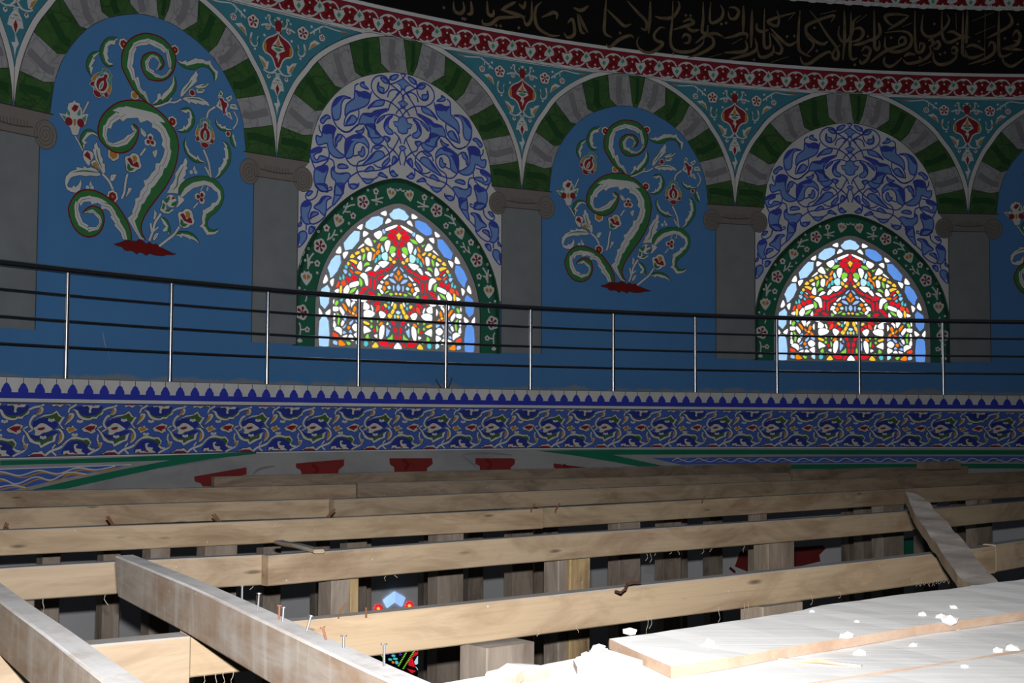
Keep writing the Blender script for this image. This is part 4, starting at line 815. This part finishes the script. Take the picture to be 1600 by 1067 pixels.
fw('510,590 560,590 620,650 660,720 720,770 800,780 810,830 900,780 980,760 990,690 1060,650 1040,700 1020,780 960,800 810,880 780,830 700,810 640,780 600,700 560,630', sm=False); fw('660,715 740,750 830,755 980,680 990,740 900,772 830,830 800,780 720,765', 'olive', 3, False, False)
fw('1010,600 1090,580 1150,650 1160,730 1110,800 1040,830 1080,790 1120,730 1110,660 1070,615'); fw('1090,660 1117,690 1112,750 1058,812 1075,760', 'gold', 3, False)
fw('1170,600 1210,560 1260,560 1285,530 1310,570 1365,605 1300,630 1230,665 1200,620', sm=False); fw('1205,595 1260,565 1320,600 1240,635', 'gold', 3, False)
fw('290,590 340,560 380,540 450,500 540,530 545,560 510,590 520,640 450,675 400,650 330,640', sm=False); fw('335,580 400,550 510,545 495,600 455,610 450,640 380,610', 'red', 3, False, False)
fw('0,830 60,770 150,710 230,705 320,730 400,725 430,760 460,800 430,860 400,870 395,850 340,790 230,752 130,762 60,810 0,860', sm=False); fw('110,762 230,750 330,770 380,760 430,810 400,855 330,800 230,778', 'olive', 3, False)
fw('530,800 630,800 620,850 560,900 575,860', sm=False); fw('550,840 600,815 590,860 570,880', 'gold', 3, False)
fw('590,990 660,960 700,930 760,930 820,910 860,950 880,990', sm=False); fw('650,985 700,960 820,960 840,990', 'red', 3, False)
fw('10,990 20,930 110,920 120,960 200,940 175,880 180,830 230,820 245,850 215,850 220,890 310,900 300,940 370,990', sm=False); fw('160,960 210,945 235,978', 'red', 3, False); fw('30,985 70,965 100,985', 'red', 3, False, False)
fw('300,220 310,250 390,240 410,270 400,330 425,355 455,330 440,310 460,270 560,270 590,220', sm=False); fw('450,235 500,213 490,240', 'red', 3, False, False)
fw('960,220 980,260 1040,240 1090,270 1150,230 1220,240 1250,260 1245,220', sm=False); fw('990,212 1150,212 1080,230', 'red', 3, False, False)
fw('100,350 170,345 185,390 150,450 90,500 20,545 60,480 90,400'); fw('105,385 137,370 125,430 58,492 80,430', 'gold', 3, False)
for s_, wd in (('620,310 700,270 800,250 850,225', 2.6), ('740,375 680,420 645,490 650,540 700,600', 3.2), ('540,590 615,550', 2.0), ('620,635 675,605', 2.0), ('400,870 450,910 510,920', 2.8), ('400,990 480,950 560,910 610,850', 2.6), ('560,680 545,760 570,800', 2.6), ('90,340 110,280 170,240 215,215', 2.4),
    ('870,990 960,920 1100,870 1200,780', 3.0), ('980,880 1030,820', 2.0), ('980,930 1040,985', 2.4)): a.line(s_, wd, 'offwhite', 2.2, under='ink', uw=.5)
for x, y in ((270,482), (960,465), (840,722), (190,690)):
    for d in (-30, 0, 30): a.disc((x+d, y-abs(d)*.3), 1.9, 'offwhite', 3.2)
fm_ = a.mesh('frieze_motif')
k = int((t0-FT)/FP) - 1
while FT + (k+1.2)*FP < t1:
    if FT + k*FP > t0: o = obj('frieze_motif', fm_, fr); turn(o, FT + k*FP)
    k += 1

# ================================================================== painted arch heads below the frieze
a = Art(RF, 0, .0068)
a.poly('0,719.5 100,717.5 200,714 300,710 400,706 400,709 325,717.5 265,719 150,723 0,727', 'greenband', 1)
a.poly('46,766 112.5,750 187.5,734 265,719 325,712 400,707 400,709 325,717.5 250,731 175,747.5 101,764', 'greenband', 2); obj('green_border', a.mesh('green_border'), low)
a = Art(RF, 0, .0068); a.poly('-60,734 0,732 205,725.5 110,745 20,766 -60,780', 'friezeblue', 1); a.line('-60,735 0,733 205,726', 1.2, 'white', 1.6, False)
for s_ in ('-40,742 0,737 30,743 60,735 90,740 120,731 150,734 180,728', '-40,755 0,748 25,756 55,745 80,750 105,738 135,741', '-20,766 15,758 40,762'): a.line(s_, 1.6, 'offwhite', 2); a.line([(x+6, y+3) for x, y in P(s_)], 1.8, 'gold', 1.7)
obj('pendentive_panel', a.mesh('pendentive_panel'), low)
a = Art(RF, 0, .0072); a.poly('837,704 950,702.8 1200,702.5 1400,703 1640,703.5 1640,710.5 1400,710 1200,709.8 957,710.5 1000,720 1035,727.5 1050,731 1010,731 955,721 900,712', 'greenband', 1); a.poly('1150,727 1240,725.5 1400,724.5 1640,724.5 1640,732 1400,732 1240,733 1150,734', 'greenband', 1); obj('green_border', a.mesh('green_border'), low)
a = Art(RF, 0, .0072); a.poly('1017,715.5 1200,713.5 1640,713 1640,722 1200,724 1065,726', 'friezeblue', 1)
for k in range(18): x = 1050 + k*33; a.line([(x, 718+(k<3)*2), (x+8, 716), (x+17, 719), (x+26, 721.5), (x+34, 719)], 1.3, 'offwhite', 2); a.line([(x+4, 722), (x+14, 720), (x+24, 716)], 1.2, 'gold', 1.7)
obj('pendentive_panel', a.mesh('pendentive_panel'), low)
for s_ in ('303,744.5 385,730 385,741 374,744 372,760 317,760 313,755 304,752', '462,724 537.5,717.5 537.5,727 529,734 528,745 472.5,745 469,734 462.5,731', '608,716 675,715.8 676,725 667.5,731 666,745 617,745 615.5,730 609,725.5', '742.5,715.8 800,716 804.5,717.5 804,725 798,730 797,742 751,742 749,727.5 743,725', '864.5,723.8 920,731 925,742 872.5,742 870,733 865,730', '1148,885 1156,862 1187,856 1242,855 1285,852 1290,857 1280,867 1282,877 1241,887 1168,893'):
    a = Art(RF, 0, .0068); a.poly(s_, 'voussoirred', 1); q = P(s_); x = (q[0][0]+q[1][0])/2; y = q[0][1]
    a.line([(x-12, y+2), (x-4, y+10), (x-10, y+18)], 5, 'roundelred', 1.6); obj('red_voussoir', a.mesh('red_voussoir'), low)
a = Art(RF, 0, .0068)
for s_ in ('250,731 300,722 345,716', '430,728 405,733 395,742', '722,710 760,708 800,711', '722,711 735,722 745,730'): a.line(s_, 4, 'veingrey', .8, taper='both')
obj('grey_vein', a.mesh('grey_vein'), low)
a = Art(RF, 0, .0072); a.poly('1330,848 1350,845 1352,878 1332,880', 'greenband', 1); a.poly('1410,842 1442,836 1442,868 1412,870', 'greenband', 1); obj('green_border', a.mesh('green_border'), low)
# lower stained glass window
a0 = Art(RF, 0, .0066).z(560, 910, 6.79)
w3 = obj('window_4', None, kind='structure')
a = Art(RF, 0, .0066, base=.004).z(560, 910, 6.79); a.poly('110,560 735,540 735,1400 110,1400', 'inscription', 0); o = obj('leading', a.mesh('leading'), w3)
def p3(c_, pts):
    q = a0.L(pts); q = q if area(q) > 0 else list(reversed(q)); n = len(q)
    vs_ = [((RF-d)*math.sin(x/RF), (RF-d)*math.cos(x/RF), y) for d in (.020, .004) for x, y in q]
    t = [tuple(k) for k in tessellate_polygon([[Vector((x, y, 0)) for x, y in q]])]
    obj('pane', mesh('pane', vs_, t + [(i, (i+1) % n, n+(i+1) % n, n+i) for i in range(n)], [M['g'+c_]]), w3)
def oval(x, y, rx, ry, rot=0, n=8): return [(x+rx*math.cos(t)*math.cos(rot)-ry*math.sin(t)*math.sin(rot), y+rx*math.cos(t)*math.sin(rot)+ry*math.sin(t)*math.cos(rot)) for t in np.linspace(0, 2*math.pi, n+1)[:-1]]
p3('B', '258,185 380,95 380,205 300,268'); p3('b', '380,95 490,158 455,255 380,205')
for x, y in ((205,275), (535,245)):
    for k in range(9): t = k*2*math.pi/9; p3('R', oval(x+32*math.sin(t), y+32*math.cos(t), 9, 14, -t))
    p3('Y', oval(x, y, 12, 12))
for x0, y0, x1, y1, n_ in ((180,690,260,800,9), (545,665,420,880,14), (625,660,470,910,16)):
    for k in range(n_): p3('g', oval(x0+(x1-x0)*k/(n_-1), y0+(y1-y0)*k/(n_-1), 5, 6, n=6))
for s_ in ('650,665 695,655 640,745 615,730', '600,735 640,745 560,795', '530,830 555,800 570,890 530,880', '560,800 585,860 585,895 572,890', '510,910 600,935 560,960'): p3('R', s_)
for x, y, rx, ry in ((335,690,10,22), (360,740,16,12), (365,775,18,12), (385,808,22,12), (330,815,18,12), (400,848,14,18), (398,685,9,20), (702,690,8,18), (712,740,8,20), (690,768,12,14), (672,812,32,18), (698,890,14,40)): p3('C', oval(x, y, rx, ry))
for s_ in ('290,760 300,690 325,740 310,765', '410,720 430,670 480,670 440,730', '430,740 455,760 430,775', '640,840 665,870 665,925', '690,960 730,950 720,985'): p3('P', s_)
for x, y in ((715,790), (715,835), (672,855), (720,930), (360,845), (712,1000)): p3('O', oval(x, y, 10, 12))
for s_ in ('640,770 690,700 700,740 660,790', '590,840 625,780 640,850 600,870', '600,890 640,940 680,980 650,960'): p3('c', s_)
a0.z(0, 0, 1); p3('b', '727,1026 733,1030 734,1075 727,1075')

# ================================================================== steel railing on the ledge
def tube(pts, r, n=10, closed_ends=True):
    vs_, fs = [], []; m_ = len(pts); up = Vector((0, 0, 1))
    for i, p in enumerate(pts):
        d = (Vector(pts[min(i+1, m_-1)]) - Vector(pts[max(i-1, 0)])).normalized()
        s_ = d.cross(up); s_ = Vector((1, 0, 0)) if s_.length < .01 else s_.normalized(); u = s_.cross(d)
        for k in range(n): t = 2*math.pi*k/n; vs_.append(Vector(p) + (s_*math.cos(t) + u*math.sin(t))*r)
    for i in range(m_-1):
        for k in range(n): fs.append((i*n+k, i*n+(k+1) % n, (i+1)*n+(k+1) % n, (i+1)*n+k))
    if closed_ends: fs += [tuple(reversed(range(n))), tuple(range((m_-1)*n, m_*n))]
    return vs_, fs
rail = obj('steel_railing', None, label='polished steel railing with three thin rails along the circular ledge', cat='railing')
K0, K1 = -1, 14
def arc(R, z, n=120): return [(R*math.sin(t), R*math.cos(t), z) for t in np.linspace(PH + DS*(K0-6) - .03, PH + DS*(K1-6) + .03, n)]
v, f = tube(arc(RRAIL, .928), .029); obj('top_rail', mesh('top_rail', v, f, [M['steel']], smooth=True), rail)
for z_ in (.7117, .4901, .2687): v, f = tube(arc(RRAIL, z_), .0125, 8); obj('thin_rail', mesh('thin_rail', v, f, [M['steel']], smooth=True), rail)
v, f = tube([(0, 0, 0), (0, 0, .45), (0, 0, .905)], .021, 16, False); pm_ = mesh('post', v, f, [M['steel']], smooth=True)
for k in range(K0, K1+1):
    t = PH + DS*(k-6); o = obj('post', pm_, rail); o.location = (RRAIL*math.sin(t), RRAIL*math.cos(t), 0)
# bent scraps of wire left beside one post
for s_ in ('681,592 685,600 689,606', '706,590 703,600 700,606'):
    q = [hit(x, y, RRAIL) for x, y in P(s_)]; v, f = tube([(RRAIL*math.sin(t), RRAIL*math.cos(t), max(z_, .004)) for t, z_ in q], .006, 6)
    obj('wire_scrap', mesh('wire_scrap', v, f, [M['columnline']]), label='bent scrap of dark wire standing on the ledge at a railing post', cat='wire', group='wire scraps on the ledge')
# ================================================================== scaffold timbers
ZJ = -0.80          # tops of the joists, half a metre under the eye
rnd = random.Random(4)
def beam_mesh(L, t, h, seed, mats, rough=.0025, sag=0., skew=(0., 0.)):
    r = random.Random(seed); n = max(4, int(L/.35)); vs_, fs = [], []; c = .004
    sec = [(c, 0), (t-c, 0), (t, -c), (t, -h+c), (t-c, -h), (c, -h), (0, -h+c), (0, -c)]
    ph = r.random()*6
    for i in range(n+1):
        u = i/n; dy = rough*1.2*math.sin(ph+u*5)+rough*(r.random()-.5); dz = rough*math.sin(ph*2+u*7) - sag*4*u*(1-u)
        for k, (y, z_) in enumerate(sec):
            x = u*L + (skew[0] if i == 0 else skew[1] if i == n else 0)*(-z_/h - .5)
            vs_.append((x, y + dy + rough*.5*(r.random()-.5), z_ + dz + rough*.5*(r.random()-.5)))
    for i in range(n):
        for k in range(8): fs.append((i*8+k, (i+1)*8+k, (i+1)*8+(k+1) % 8, i*8+(k+1) % 8))
    fs += [tuple(range(8)), tuple(reversed(range(n*8, n*8+8)))]
    return mesh('beam', vs_, fs, mats)
def beam(name, A, B, label, z_=ZJ, h=.108, t=.055, mat='pine', group=None, cat_='beam', sag=0., skew=(0., 0.)):
    """sawn beam whose near upper edge runs between two points of the photograph"""
    a_, b_ = onplane(*A, z_), onplane(*B, z_)
    for p_, q_ in ((a_, b_), (b_, a_)):          # stay inside the drum
        while math.hypot(p_.x, p_.y) > 12.55: p_ += (q_-p_).normalized()*.05
    d = b_ - a_; L = d.length; X = d.normalized(); Y = Vector((-X.y, X.x, 0))
    if Y.dot(Vector((a_.x+CX, a_.y+CY, 0))) < 0:
        a_, b_ = b_, a_; X = -X; Y = -Y; skew = (skew[1], skew[0])
    o = obj(name, beam_mesh(L, t, h, len(bpy.data.objects), [M[mat]], sag=sag, skew=skew), None, label, cat_, group)
    o.matrix_world = Matrix.Translation(a_) @ Matrix(((X.x, Y.x, 0, 0), (X.y, Y.y, 0, 0), (0, 0, 1, 0), (0, 0, 0, 1)))
    return o
J = {}
def jo(key, *a_, **k_): J[key] = beam('joist', *a_, **k_)
jo('1', (298,984), (1555,852), 'long pale joist running behind the dusty planks, spliced at its short end', sag=.012)
jo('1s', (-420,1056), (296,993), 'short pale joist end nailed against the long joist under the two dusty beams', t=.07)
jo('1e', (1557,852), (2000,789), 'joist piece butting the knotty joist beyond the bark-covered board', z_=ZJ-.002)
jo('2a', (-420,912), (409,866), 'pale joist whose end grain shows at a joint above the dusty nailed beam')
jo('2b', (419,867.5), (1425,798), 'second joist from the dusty planks, long middle length over bark-edged posts')
jo('2c', (1440,797), (2000,752), 'second joist from the planks, piece with a reddish stain past the bark board')
jo('3a', (-420,846.5), (848,795), 'third joist from the dusty planks, orange length ending in a square cut')
jo('3b', (851,793), (1950,737), 'third joist from the dusty planks, greyer length beyond the square cut')
jo('4a', (-420,809), (514,779), 'fourth joist from the dusty planks, pale length with rusty nail pairs')
jo('4b', (522,780.3), (1690,733), 'fourth joist from the dusty planks, darker length beyond the nail pairs', z_=ZJ-.004)
jo('5a', (-420,775.5), (556,757), 'fifth joist from the dusty planks, length with a ragged broken end')
jo('5b', (559,755), (1233,739), 'fifth joist from the dusty planks, weathered length past the ragged end', mat='oldpine')
jo('6', (335,745), (1237,723), 'last joist before the painted frieze, reaching under the red voussoirs', z_=-.77, mat='oldpine')
jo('6b', (1241,734.5), (1512,728), 'last joist before the frieze, dark length under the green band', z_=-.77, mat='oldpine')
for key, A_, B_ in (('7', (1446,722), (1501,721)),):
    beam('offcut', A_, B_, 'dark timber offcut lying on the last joist by the green band', z_=-.698, h=.07, t=.10, mat='oldpine', cat_='offcut')
# beams lying across the joists, white with plaster dust
D1 = beam('dusty_beam', (184,868), (742,1120), 'dust-topped beam studded with upright nails, sawn tip over the joists', z_=-.688, h=.109, t=.052, mat='dustybeam', skew=(.05, 0))
D0 = beam('dusty_beam', (-70,884), (250,1131), 'dust-topped beam with a white drip, parallel to the nailed beam', z_=-.688, h=.109, t=.052, mat='dustybeam')
# short diagonal brace between two joists
def free_beam(name, p, q, h, t, mat, label, cat_='board', parent=None):
    d = q - p; L = d.length; X = d.normalized(); Y = Vector((0, 0, 1)).cross(X).normalized(); Z = X.cross(Y)
    o = obj(name, beam_mesh(L, t, h, len(bpy.data.objects), [M[mat]]), parent, label, cat_)
    o.matrix_world = Matrix.Translation(p) @ Matrix(((X.x, Y.x, Z.x, 0), (X.y, Y.y, Z.y, 0), (X.z, Y.z, Z.z, 0), (0, 0, 0, 1))); return o
free_beam('brace', onplane(506,857,-.778), onplane(442,843,-.785), .014, .04, 'pine', 'short rough brace lying between the second and third joists')
# posts under the joists
ORD = {'1': 'long joist behind the planks', '2': 'second joist from the planks', '3': 'third joist from the planks', '4': 'fourth joist from the planks', '5': 'fifth joist from the planks', '6': 'last joist'}
JL = {'1': ((300,984), (1555,852)), '2': ((-90,894), (1690,778)), '3': ((-90,833), (1690,750)), '4': ((-90,798), (1690,733)), '5': ((-90,769), (1690,727))}
ZF = -4.6
def post(x0, x1, j, mat='greypost', label=None, push=.0, zt=None, d=.10):
    (ax, ay), (bx, by) = JL[j]; u = ((x0+x1)/2-ax)/(bx-ax)
    y0 = ay+(by-ay)*(x0-ax)/(bx-ax); y1 = ay+(by-ay)*(x1-ax)/(bx-ax)
    p, q = onplane(x0, y0, ZJ), onplane(x1, y1, ZJ); c = (p+q)/2; dirv = (q-p).normalized(); nrm = Vector((-dirv.y, dirv.x, 0))
    if nrm.dot(Vector((c.x+CX, c.y+CY, 0))) < 0: nrm = -nrm
    wd = (q-p).length; top = zt if zt is not None else ZJ-(.121 if j == '1' else .116 if j == '4' else .111)
    L = top-ZF; o = obj('scaffold_post', beam_mesh(L, wd, d, len(bpy.data.objects), [M[mat]], rough=.004), None, label or 'rough grey timber post standing under the %s' % ORD[j], 'post', 'scaffold posts under the ' + ORD[j])
    X = Vector((0, 0, 1)); Yv = dirv; Zv = X.cross(Yv)        # length upward, width along the joist
    org = c - dirv*wd/2 + nrm*push; org.z = ZF
    if Zv.dot(nrm) > 0: org = org + nrm*d
    o.matrix_world = Matrix.Translation(org) @ Matrix(((X.x, Yv.x, Zv.x, 0), (X.y, Yv.y, Zv.y, 0), (X.z, Yv.z, Zv.z, 0), (0, 0, 0, 1)))
    return o
post(745, 820, '1', 'greypost', 'stout grey post with a white drip under the long joist', push=-.05, zt=ZJ-.124, d=.12)
post(1190, 1253, '1', 'greypost', 'stout grey post under the long joist, half hidden by the planks')
pa = post(519, 549, '2', 'greypost', 'grey post with a splintered bark edge next to the lower stained glass window')
pb = post(889, 921, '2', 'rottenbark', 'post with ragged brown bark face under the second joist')
post(1200, 1241, '2', 'greypost', 'pale weathered post under the second joist beyond the bark post')
post(33, 56, '2', 'greypost', 'post under the second joist between the two dusty beams, nearly hidden')
def strip_of(p_, x0, x1, mat, nm):
    o_ = post(x0, x1, '2', mat, 'x'); o_.name = nm
    for k_ in ('label', 'category', 'group'): del o_[k_]
    bpy.context.view_layer.update(); mw = o_.matrix_world.copy(); o_.parent = p_; bpy.context.view_layer.update(); o_.matrix_world = mw
strip_of(pa, 549, 562, 'rottenbark', 'bark_edge'); strip_of(pb, 875, 889, 'greypost', 'smooth_face')
for x0, x1, lb in ((237, 268, 'post under the third joist, showing above the sawn tip of the nailed beam'), (323, 373, 'broad post under the third joist, showing over the pale second joist'), (684, 724, 'broad pale post under the third joist, just past the lower stained glass'),
        (967, 1001, 'post under the third joist behind the curled wood shaving'), (1186, 1198, 'thin post squeezed against the pale weathered post'), (1378, 1411, 'post under the third joist just before the bark board'), (1525, 1549, 'post under the third joist past the bark board')): post(x0, x1, '3', label=lb)
for x0, x1, lb in ((163, 190, 'dark post framed by the two dusty beams, before the grey wall'), (70, 98, 'dark post rising beside the drip-stained dusty beam'), (413, 440, 'dark post behind the row of upright nails'), (546, 576, 'post under the fourth joist, right behind the splintered bark edge'), (802, 834, 'post under the fourth joist, leaning pair with a darker one beside the bark post'),
        (1038, 1065, 'post under the fourth joist beyond the wood shaving, darker at one side'), (1347, 1370, 'post under the fourth joist over the painted green border'), (1441, 1464, 'post under the fourth joist hidden by the bark board')): post(x0, x1, '4', label=lb)
for x0, x1, lb in ((495, 517, 'dark far post close beside the splintered bark-edged post'), (565, 582, 'dark far post between the bark edge and the lower stained glass'), (664, 683, 'dark far post beside the broad pale post'), (733, 756, 'dark far post standing alone before bare grey plaster'), (837, 857, 'dark far post between the bark post and its paler neighbour'),
        (1066, 1074, 'sliver of a far post beside the post beyond the shaving'), (1109, 1129, 'dark far post standing before the dark red voussoir'), (1325, 1338, 'thin dark far post near the painted green border'), (864, 873, 'narrow dark far post tight against the bark post'), (1494, 1507, 'dark far post seen past the bark board')): post(x0, x1, '5', label=lb)
obj('floor', mesh('floor', [(r_*math.sin(t), r_*math.cos(t), ZF) for r_, t in ((0, 0),)] + [(RF*math.sin(t), RF*math.cos(t), ZF) for t in np.linspace(-math.pi, math.pi, 49)[:-1]], [(0, 1+(k+1) % 48, 1+k) for k in range(48)], [M['deckgrey']]), kind='structure')

# ---- dusty planks of the platform
def plank(pts, z_, label, th=.028, seed=1):
    q = [onplane(x, y, z_) for x, y in P(pts)]; c = sum(q, Vector())/len(q)
    q2 = [(p.x-c.x, p.y-c.y) for p in q]
    if area(q2) < 0: q2.reverse()
    r = random.Random(seed); ph = [r.random()*9 for _ in range(4)]
    v, f = fill(resample(q2, .06), .06)
    bump = lambda x, y: .0009*math.sin(x*17+ph[0])*math.sin(y*13+ph[1]) + .0004*math.sin(x*41+ph[2]+y*30)
    top = [(x, y, bump(x, y)) for x, y in v]; n = len(top)
    cnt = {}
    for a_, b_, c_ in f:
        for e in ((a_, b_), (b_, c_), (c_, a_)): cnt[e] = 1
    edge = [e for e in cnt if (e[1], e[0]) not in cnt]
    vs_ = top + [(x, y, -th) for x, y in v]
    fs = [tuple(t) for t in f] + [tuple(reversed([k+n for k in t])) for t in f] + [(a_, a_+n, b_+n, b_) for a_, b_ in edge]
    o = obj('plank', mesh('plank', vs_, fs, [M['plankwood']]), None, label, 'plank', 'dusty planks of the platform'); o.location = c; return o
plank('952,998 1080,980 1255,953 1285,945 1400,930 1510,917 1650,898 1650,948 1577,958 1431,978 1307,999 1206,1015 1138,1028 1048,1042', -.6440, 'dusty plank lying uppermost, its far edge facing the open joists', seed=1, th=.0155)
plank('690,1068 786,1052 858,1037 905,1028 1000,1010 1200,978 1650,912 1650,1006 1465,1036 1285,1063 1110,1095 800,1150', -.661, 'wide dusty plank beneath the uppermost one, beside the orange offcut', seed=3, th=.026)
plank('1650,1010 1465,1040 1285,1067 1114,1099 1112,1190 1650,1190', -.6612, 'dusty plank farther along the platform, past a faint orange joint', seed=4)
plank('896,1031 946,1013 985,1026 1004,1032 902,1044', -.6505, 'short dusty board end poking out beside the uppermost plank', seed=2, th=.0095)
for A_, B_, lb in (((1180,985), (1210,1200), 'bearer under the dusty planks near the sawn plank end'), ((1520,925), (1640,1200), 'bearer under the dusty planks near the bark board')):
    beam('bearer', A_, B_, lb, z_=-.692, h=.105, t=.06, mat='oldpine')
free_beam('lath', onplane(1215,1027,-.655), onplane(1345,1037,-.655), .006, .012, 'pine', 'thin orange lath half buried in the dust of the planks', 'lath')
# offcut with dusty top beside the planks
free_beam('wood_offcut', onplane(788,1051,-.640), onplane(858,1038,-.642), .022, .035, 'plankwood', 'orange wood offcut with white dusty top at the edge of the planks', 'offcut')
def crumb(x, y, z_, r, seed):
    bm = bmesh.new(); bmesh.ops.create_icosphere(bm, subdivisions=1, radius=r); rr = random.Random(seed)
    for v_ in bm.verts: v_.co = Vector((v_.co.x*(1+.5*rr.random()), v_.co.y, v_.co.z*.7))*(.75+.5*rr.random())
    me = bpy.data.meshes.new('plaster_crumb'); bm.to_mesh(me); bm.free(); me.materials.append(M['plastercrumb'])
    o = obj('plaster_crumb', me, None, 'small white plaster crumb lying on the dusty planks', 'crumb', 'plaster crumbs on the planks'); p = onplane(x, y, z_); o.location = p + Vector((0, 0, r*.35))
for k, (x, y, r) in enumerate(((1090,325,11), (1025,290,7), (900,275,7), (1265,310,8), (375,430,8), (1510,510,9), (830,485,5), (1115,225,6), (1120,370,6), (1350,330,7), (300,470,4), (1060,370,5), (440,320,4), (1410,525,6), (455,545,7), (1190,635,4), (130,250,4))):
    X_, Y_ = 1240+x/4.444, 900+y/4.444; up_ = Y_ < 1008 - (X_-1260)*.15
    crumb(X_, Y_, -.6445 if up_ else -.661, r*.0011, k)
for k, (x, y, r, z_) in enumerate(((850,645,14,-.661), (375,400,8,-.6445), (915,480,8,-.6445), (700,560,6,-.6445), (30,585,6,-.661), (70,565,7,-.661), (120,540,6,-.661), (160,512,8,-.661), (195,520,5,-.661))): crumb(900+x/4.444, 900+y/4.444, z_, r*.0011, 50+k)
# bark-covered board lying over the joists
def onslope(x, y, z0=-.775, d0=3.6, m_=.115):      # the board leans up over the joists
    dx, dy, dz = ray(x, y); t = ((z0-ZC) - m_*d0)/(dz - m_*dy); return Vector((dx*t-CX, dy*t-CY, dz*t+ZC))
pts = P('1414.5,769 1424,771 1432,773 1443,777 1452,786 1463,800 1480,816 1495,835 1510,849 1525,873 1562,913 1517,917 1495,897 1475,868 1461,847 1445,826 1433,808 1426,797 1421,783')
q = [onslope(x, y) for x, y in pts]; c = sum(q, Vector())/len(q)
q2 = [(p.x-c.x, p.y-c.y) for p in q]
if area(q2) < 0: q2.reverse()
v, f = fill(resample(q2, .05), .05); rr = random.Random(8)
sl = [(p.x-c.x, p.y-c.y, p.z-c.z) for p in q]; AA = np.array([(a_, b_, 1.) for a_, b_, _ in sl]); co = np.linalg.lstsq(AA, np.array([z_ for *_, z_ in sl]), rcond=None)[0]
top = [(x, y, co[0]*x+co[1]*y+co[2]+.004*math.sin(x*31+1)*math.sin(y*27)+.002*rr.random()) for x, y in v]; n = len(top); cnt = {}
for t in f:
    for e in ((t[0], t[1]), (t[1], t[2]), (t[2], t[0])): cnt[e] = 1
edge = [e for e in cnt if (e[1], e[0]) not in cnt]
o = obj('bark_board', mesh('bark_board', top, [tuple(t) for t in f], [M['bark']], smooth=True), None, 'broken slab board with grey bark lying across the joists beyond the planks', 'board'); o.location = c
vs_ = [(x, y, z_) for (x, y), (_, _, z_) in zip(v, top)] + [(x*.985, y, z_-.04) for (x, y), (_, _, z_) in zip(v, top)]
obj('sawn_side', mesh('sawn_side', vs_, [tuple(reversed([k+n for k in t])) for t in f] + [(a_, a_+n, b2, b_2) for a_, b_2 in edge for b2 in (b_2+n,)], [M['pine']]), o)
# ---- nails, shavings, torn fibres
def stick(name, pts3, r, mat, parent, head=0.):
    c = Vector(pts3[0]); v, f = tube([Vector(p)-c for p in pts3], r, 7)
    if head:
        d = (Vector(pts3[-1])-Vector(pts3[-2])).normalized(); v2, f2 = tube([Vector(pts3[-1])-c-d*.0015, Vector(pts3[-1])-c+d*.001], head, 8); n0 = len(v); v += v2; f += [tuple(k+n0 for k in t) for t in f2]
    o = obj(name, mesh(name, v, f, [M[mat]], smooth=False)); o.parent = parent; bpy.context.view_layer.update()
    o.matrix_world = Matrix.Translation(c); return o
bpy.context.view_layer.update()
def nail(bx, by, hx_, hy_, z_, parent, mat, r=.0022, head=.0052):
    p = onplane(bx, by, z_); dep = (p-EYE).length; dx, dy, dz = ray(hx_, hy_); rv = Vector((dx, dy, dz)).normalized(); h_ = EYE + rv*dep
    stick('nail', [p - Vector((0, 0, .01)), p, h_], r, mat, parent, head)
for bx, by, hx_, hy_, mt in ((378,938,378.4,915,'nailsteel'), (403,953,405,927,'nailsteel'), (436,968,436.6,946,'rust'), (442,970,443,949,'nailsteel'), (479,986,486,962,'nailsteel'), (509,998,504,980,'rust'), (536.6,1010,537,993,'nailsteel'), (600,1038,600,1006,'nailsteel')):
    nail(bx, by, hx_, hy_, -.688, D1, mt)
for j, l_ in (('3a', ((175,820,166,807), (178,820,169,806), (341,815,331,804), (345,815,335,803), (5,828,10,816), (9,828,13,818), (510,808,522,797), (514,808,524,795))), ('3b', ((868,797,875,786), (830,797,836,787), (1097,783,1101,775))), ('1', ((529,960,541,943), (572,958,572,949)))):
    for bx, by, hx_, hy_ in l_: nail(bx, by, hx_, hy_, ZJ, J[j], 'rust', .004 if j != '1' else .0026, 0)
q = [onplane(x, y, ZJ+dz_) for x, y, dz_ in ((962,924,.002), (970,926,.012), (977,920,.016), (980,913,.02), (990,910,.02), (1000,911,.012))]
stick('wood_shaving', q, .004, 'rust', None); o = bpy.data.objects['wood_shaving']; o['label'] = 'curled reddish wood shaving lying on the long joist'; o['category'] = 'shaving'
def fibre(key, x, y, drop, sway):
    (ax, ay), (bx, by) = JL[key]; yy = ay+(by-ay)*(x-ax)/(bx-ax); p = onplane(x, yy, ZJ) + Vector((0, 0, -.106)); r_ = random.Random(int(x))
    pts_ = [p + Vector((sway*math.sin(k*1.3+x)*.5*k/4, 0, -drop*k/4)) for k in range(5)]; pts_[0] = p + Vector((0, .004, .004))
    stick('wood_fibre', pts_, .0009*(3.5 if key == '2' else 2.2)/2.2, 'fibre', J[{'1': '1', '2': '2b'}[key]] if x > 420 or key == '1' else J['2a'])
for x, y, d_ in ((1012,0,.05), (1017,0,.035), (1123,0,.045), (1163,0,.045), (1169,0,.05), (1268,0,.03), (1312,0,.02), (902,0,.018), (842,0,.014), (320,0,.03), (338,0,.04), (350,0,.03), (365,0,.03)): fibre('1', x, y, d_, .012)
for x, y, d_ in ((1010,0,.05), (1016,0,.06), (1022,0,.03), (1048,0,.03), (1059,0,.035), (1098,0,.04), (1112,0,.035), (1163,0,.05), (604,0,.04), (618,0,.03), (395,0,.03), (68,0,.06), (166,0,.04)): fibre('2', x, y, d_, .02)
for k in range(18): fibre('1', 1432+k*3.4, 0, .012+.01*rnd.random(), .008)
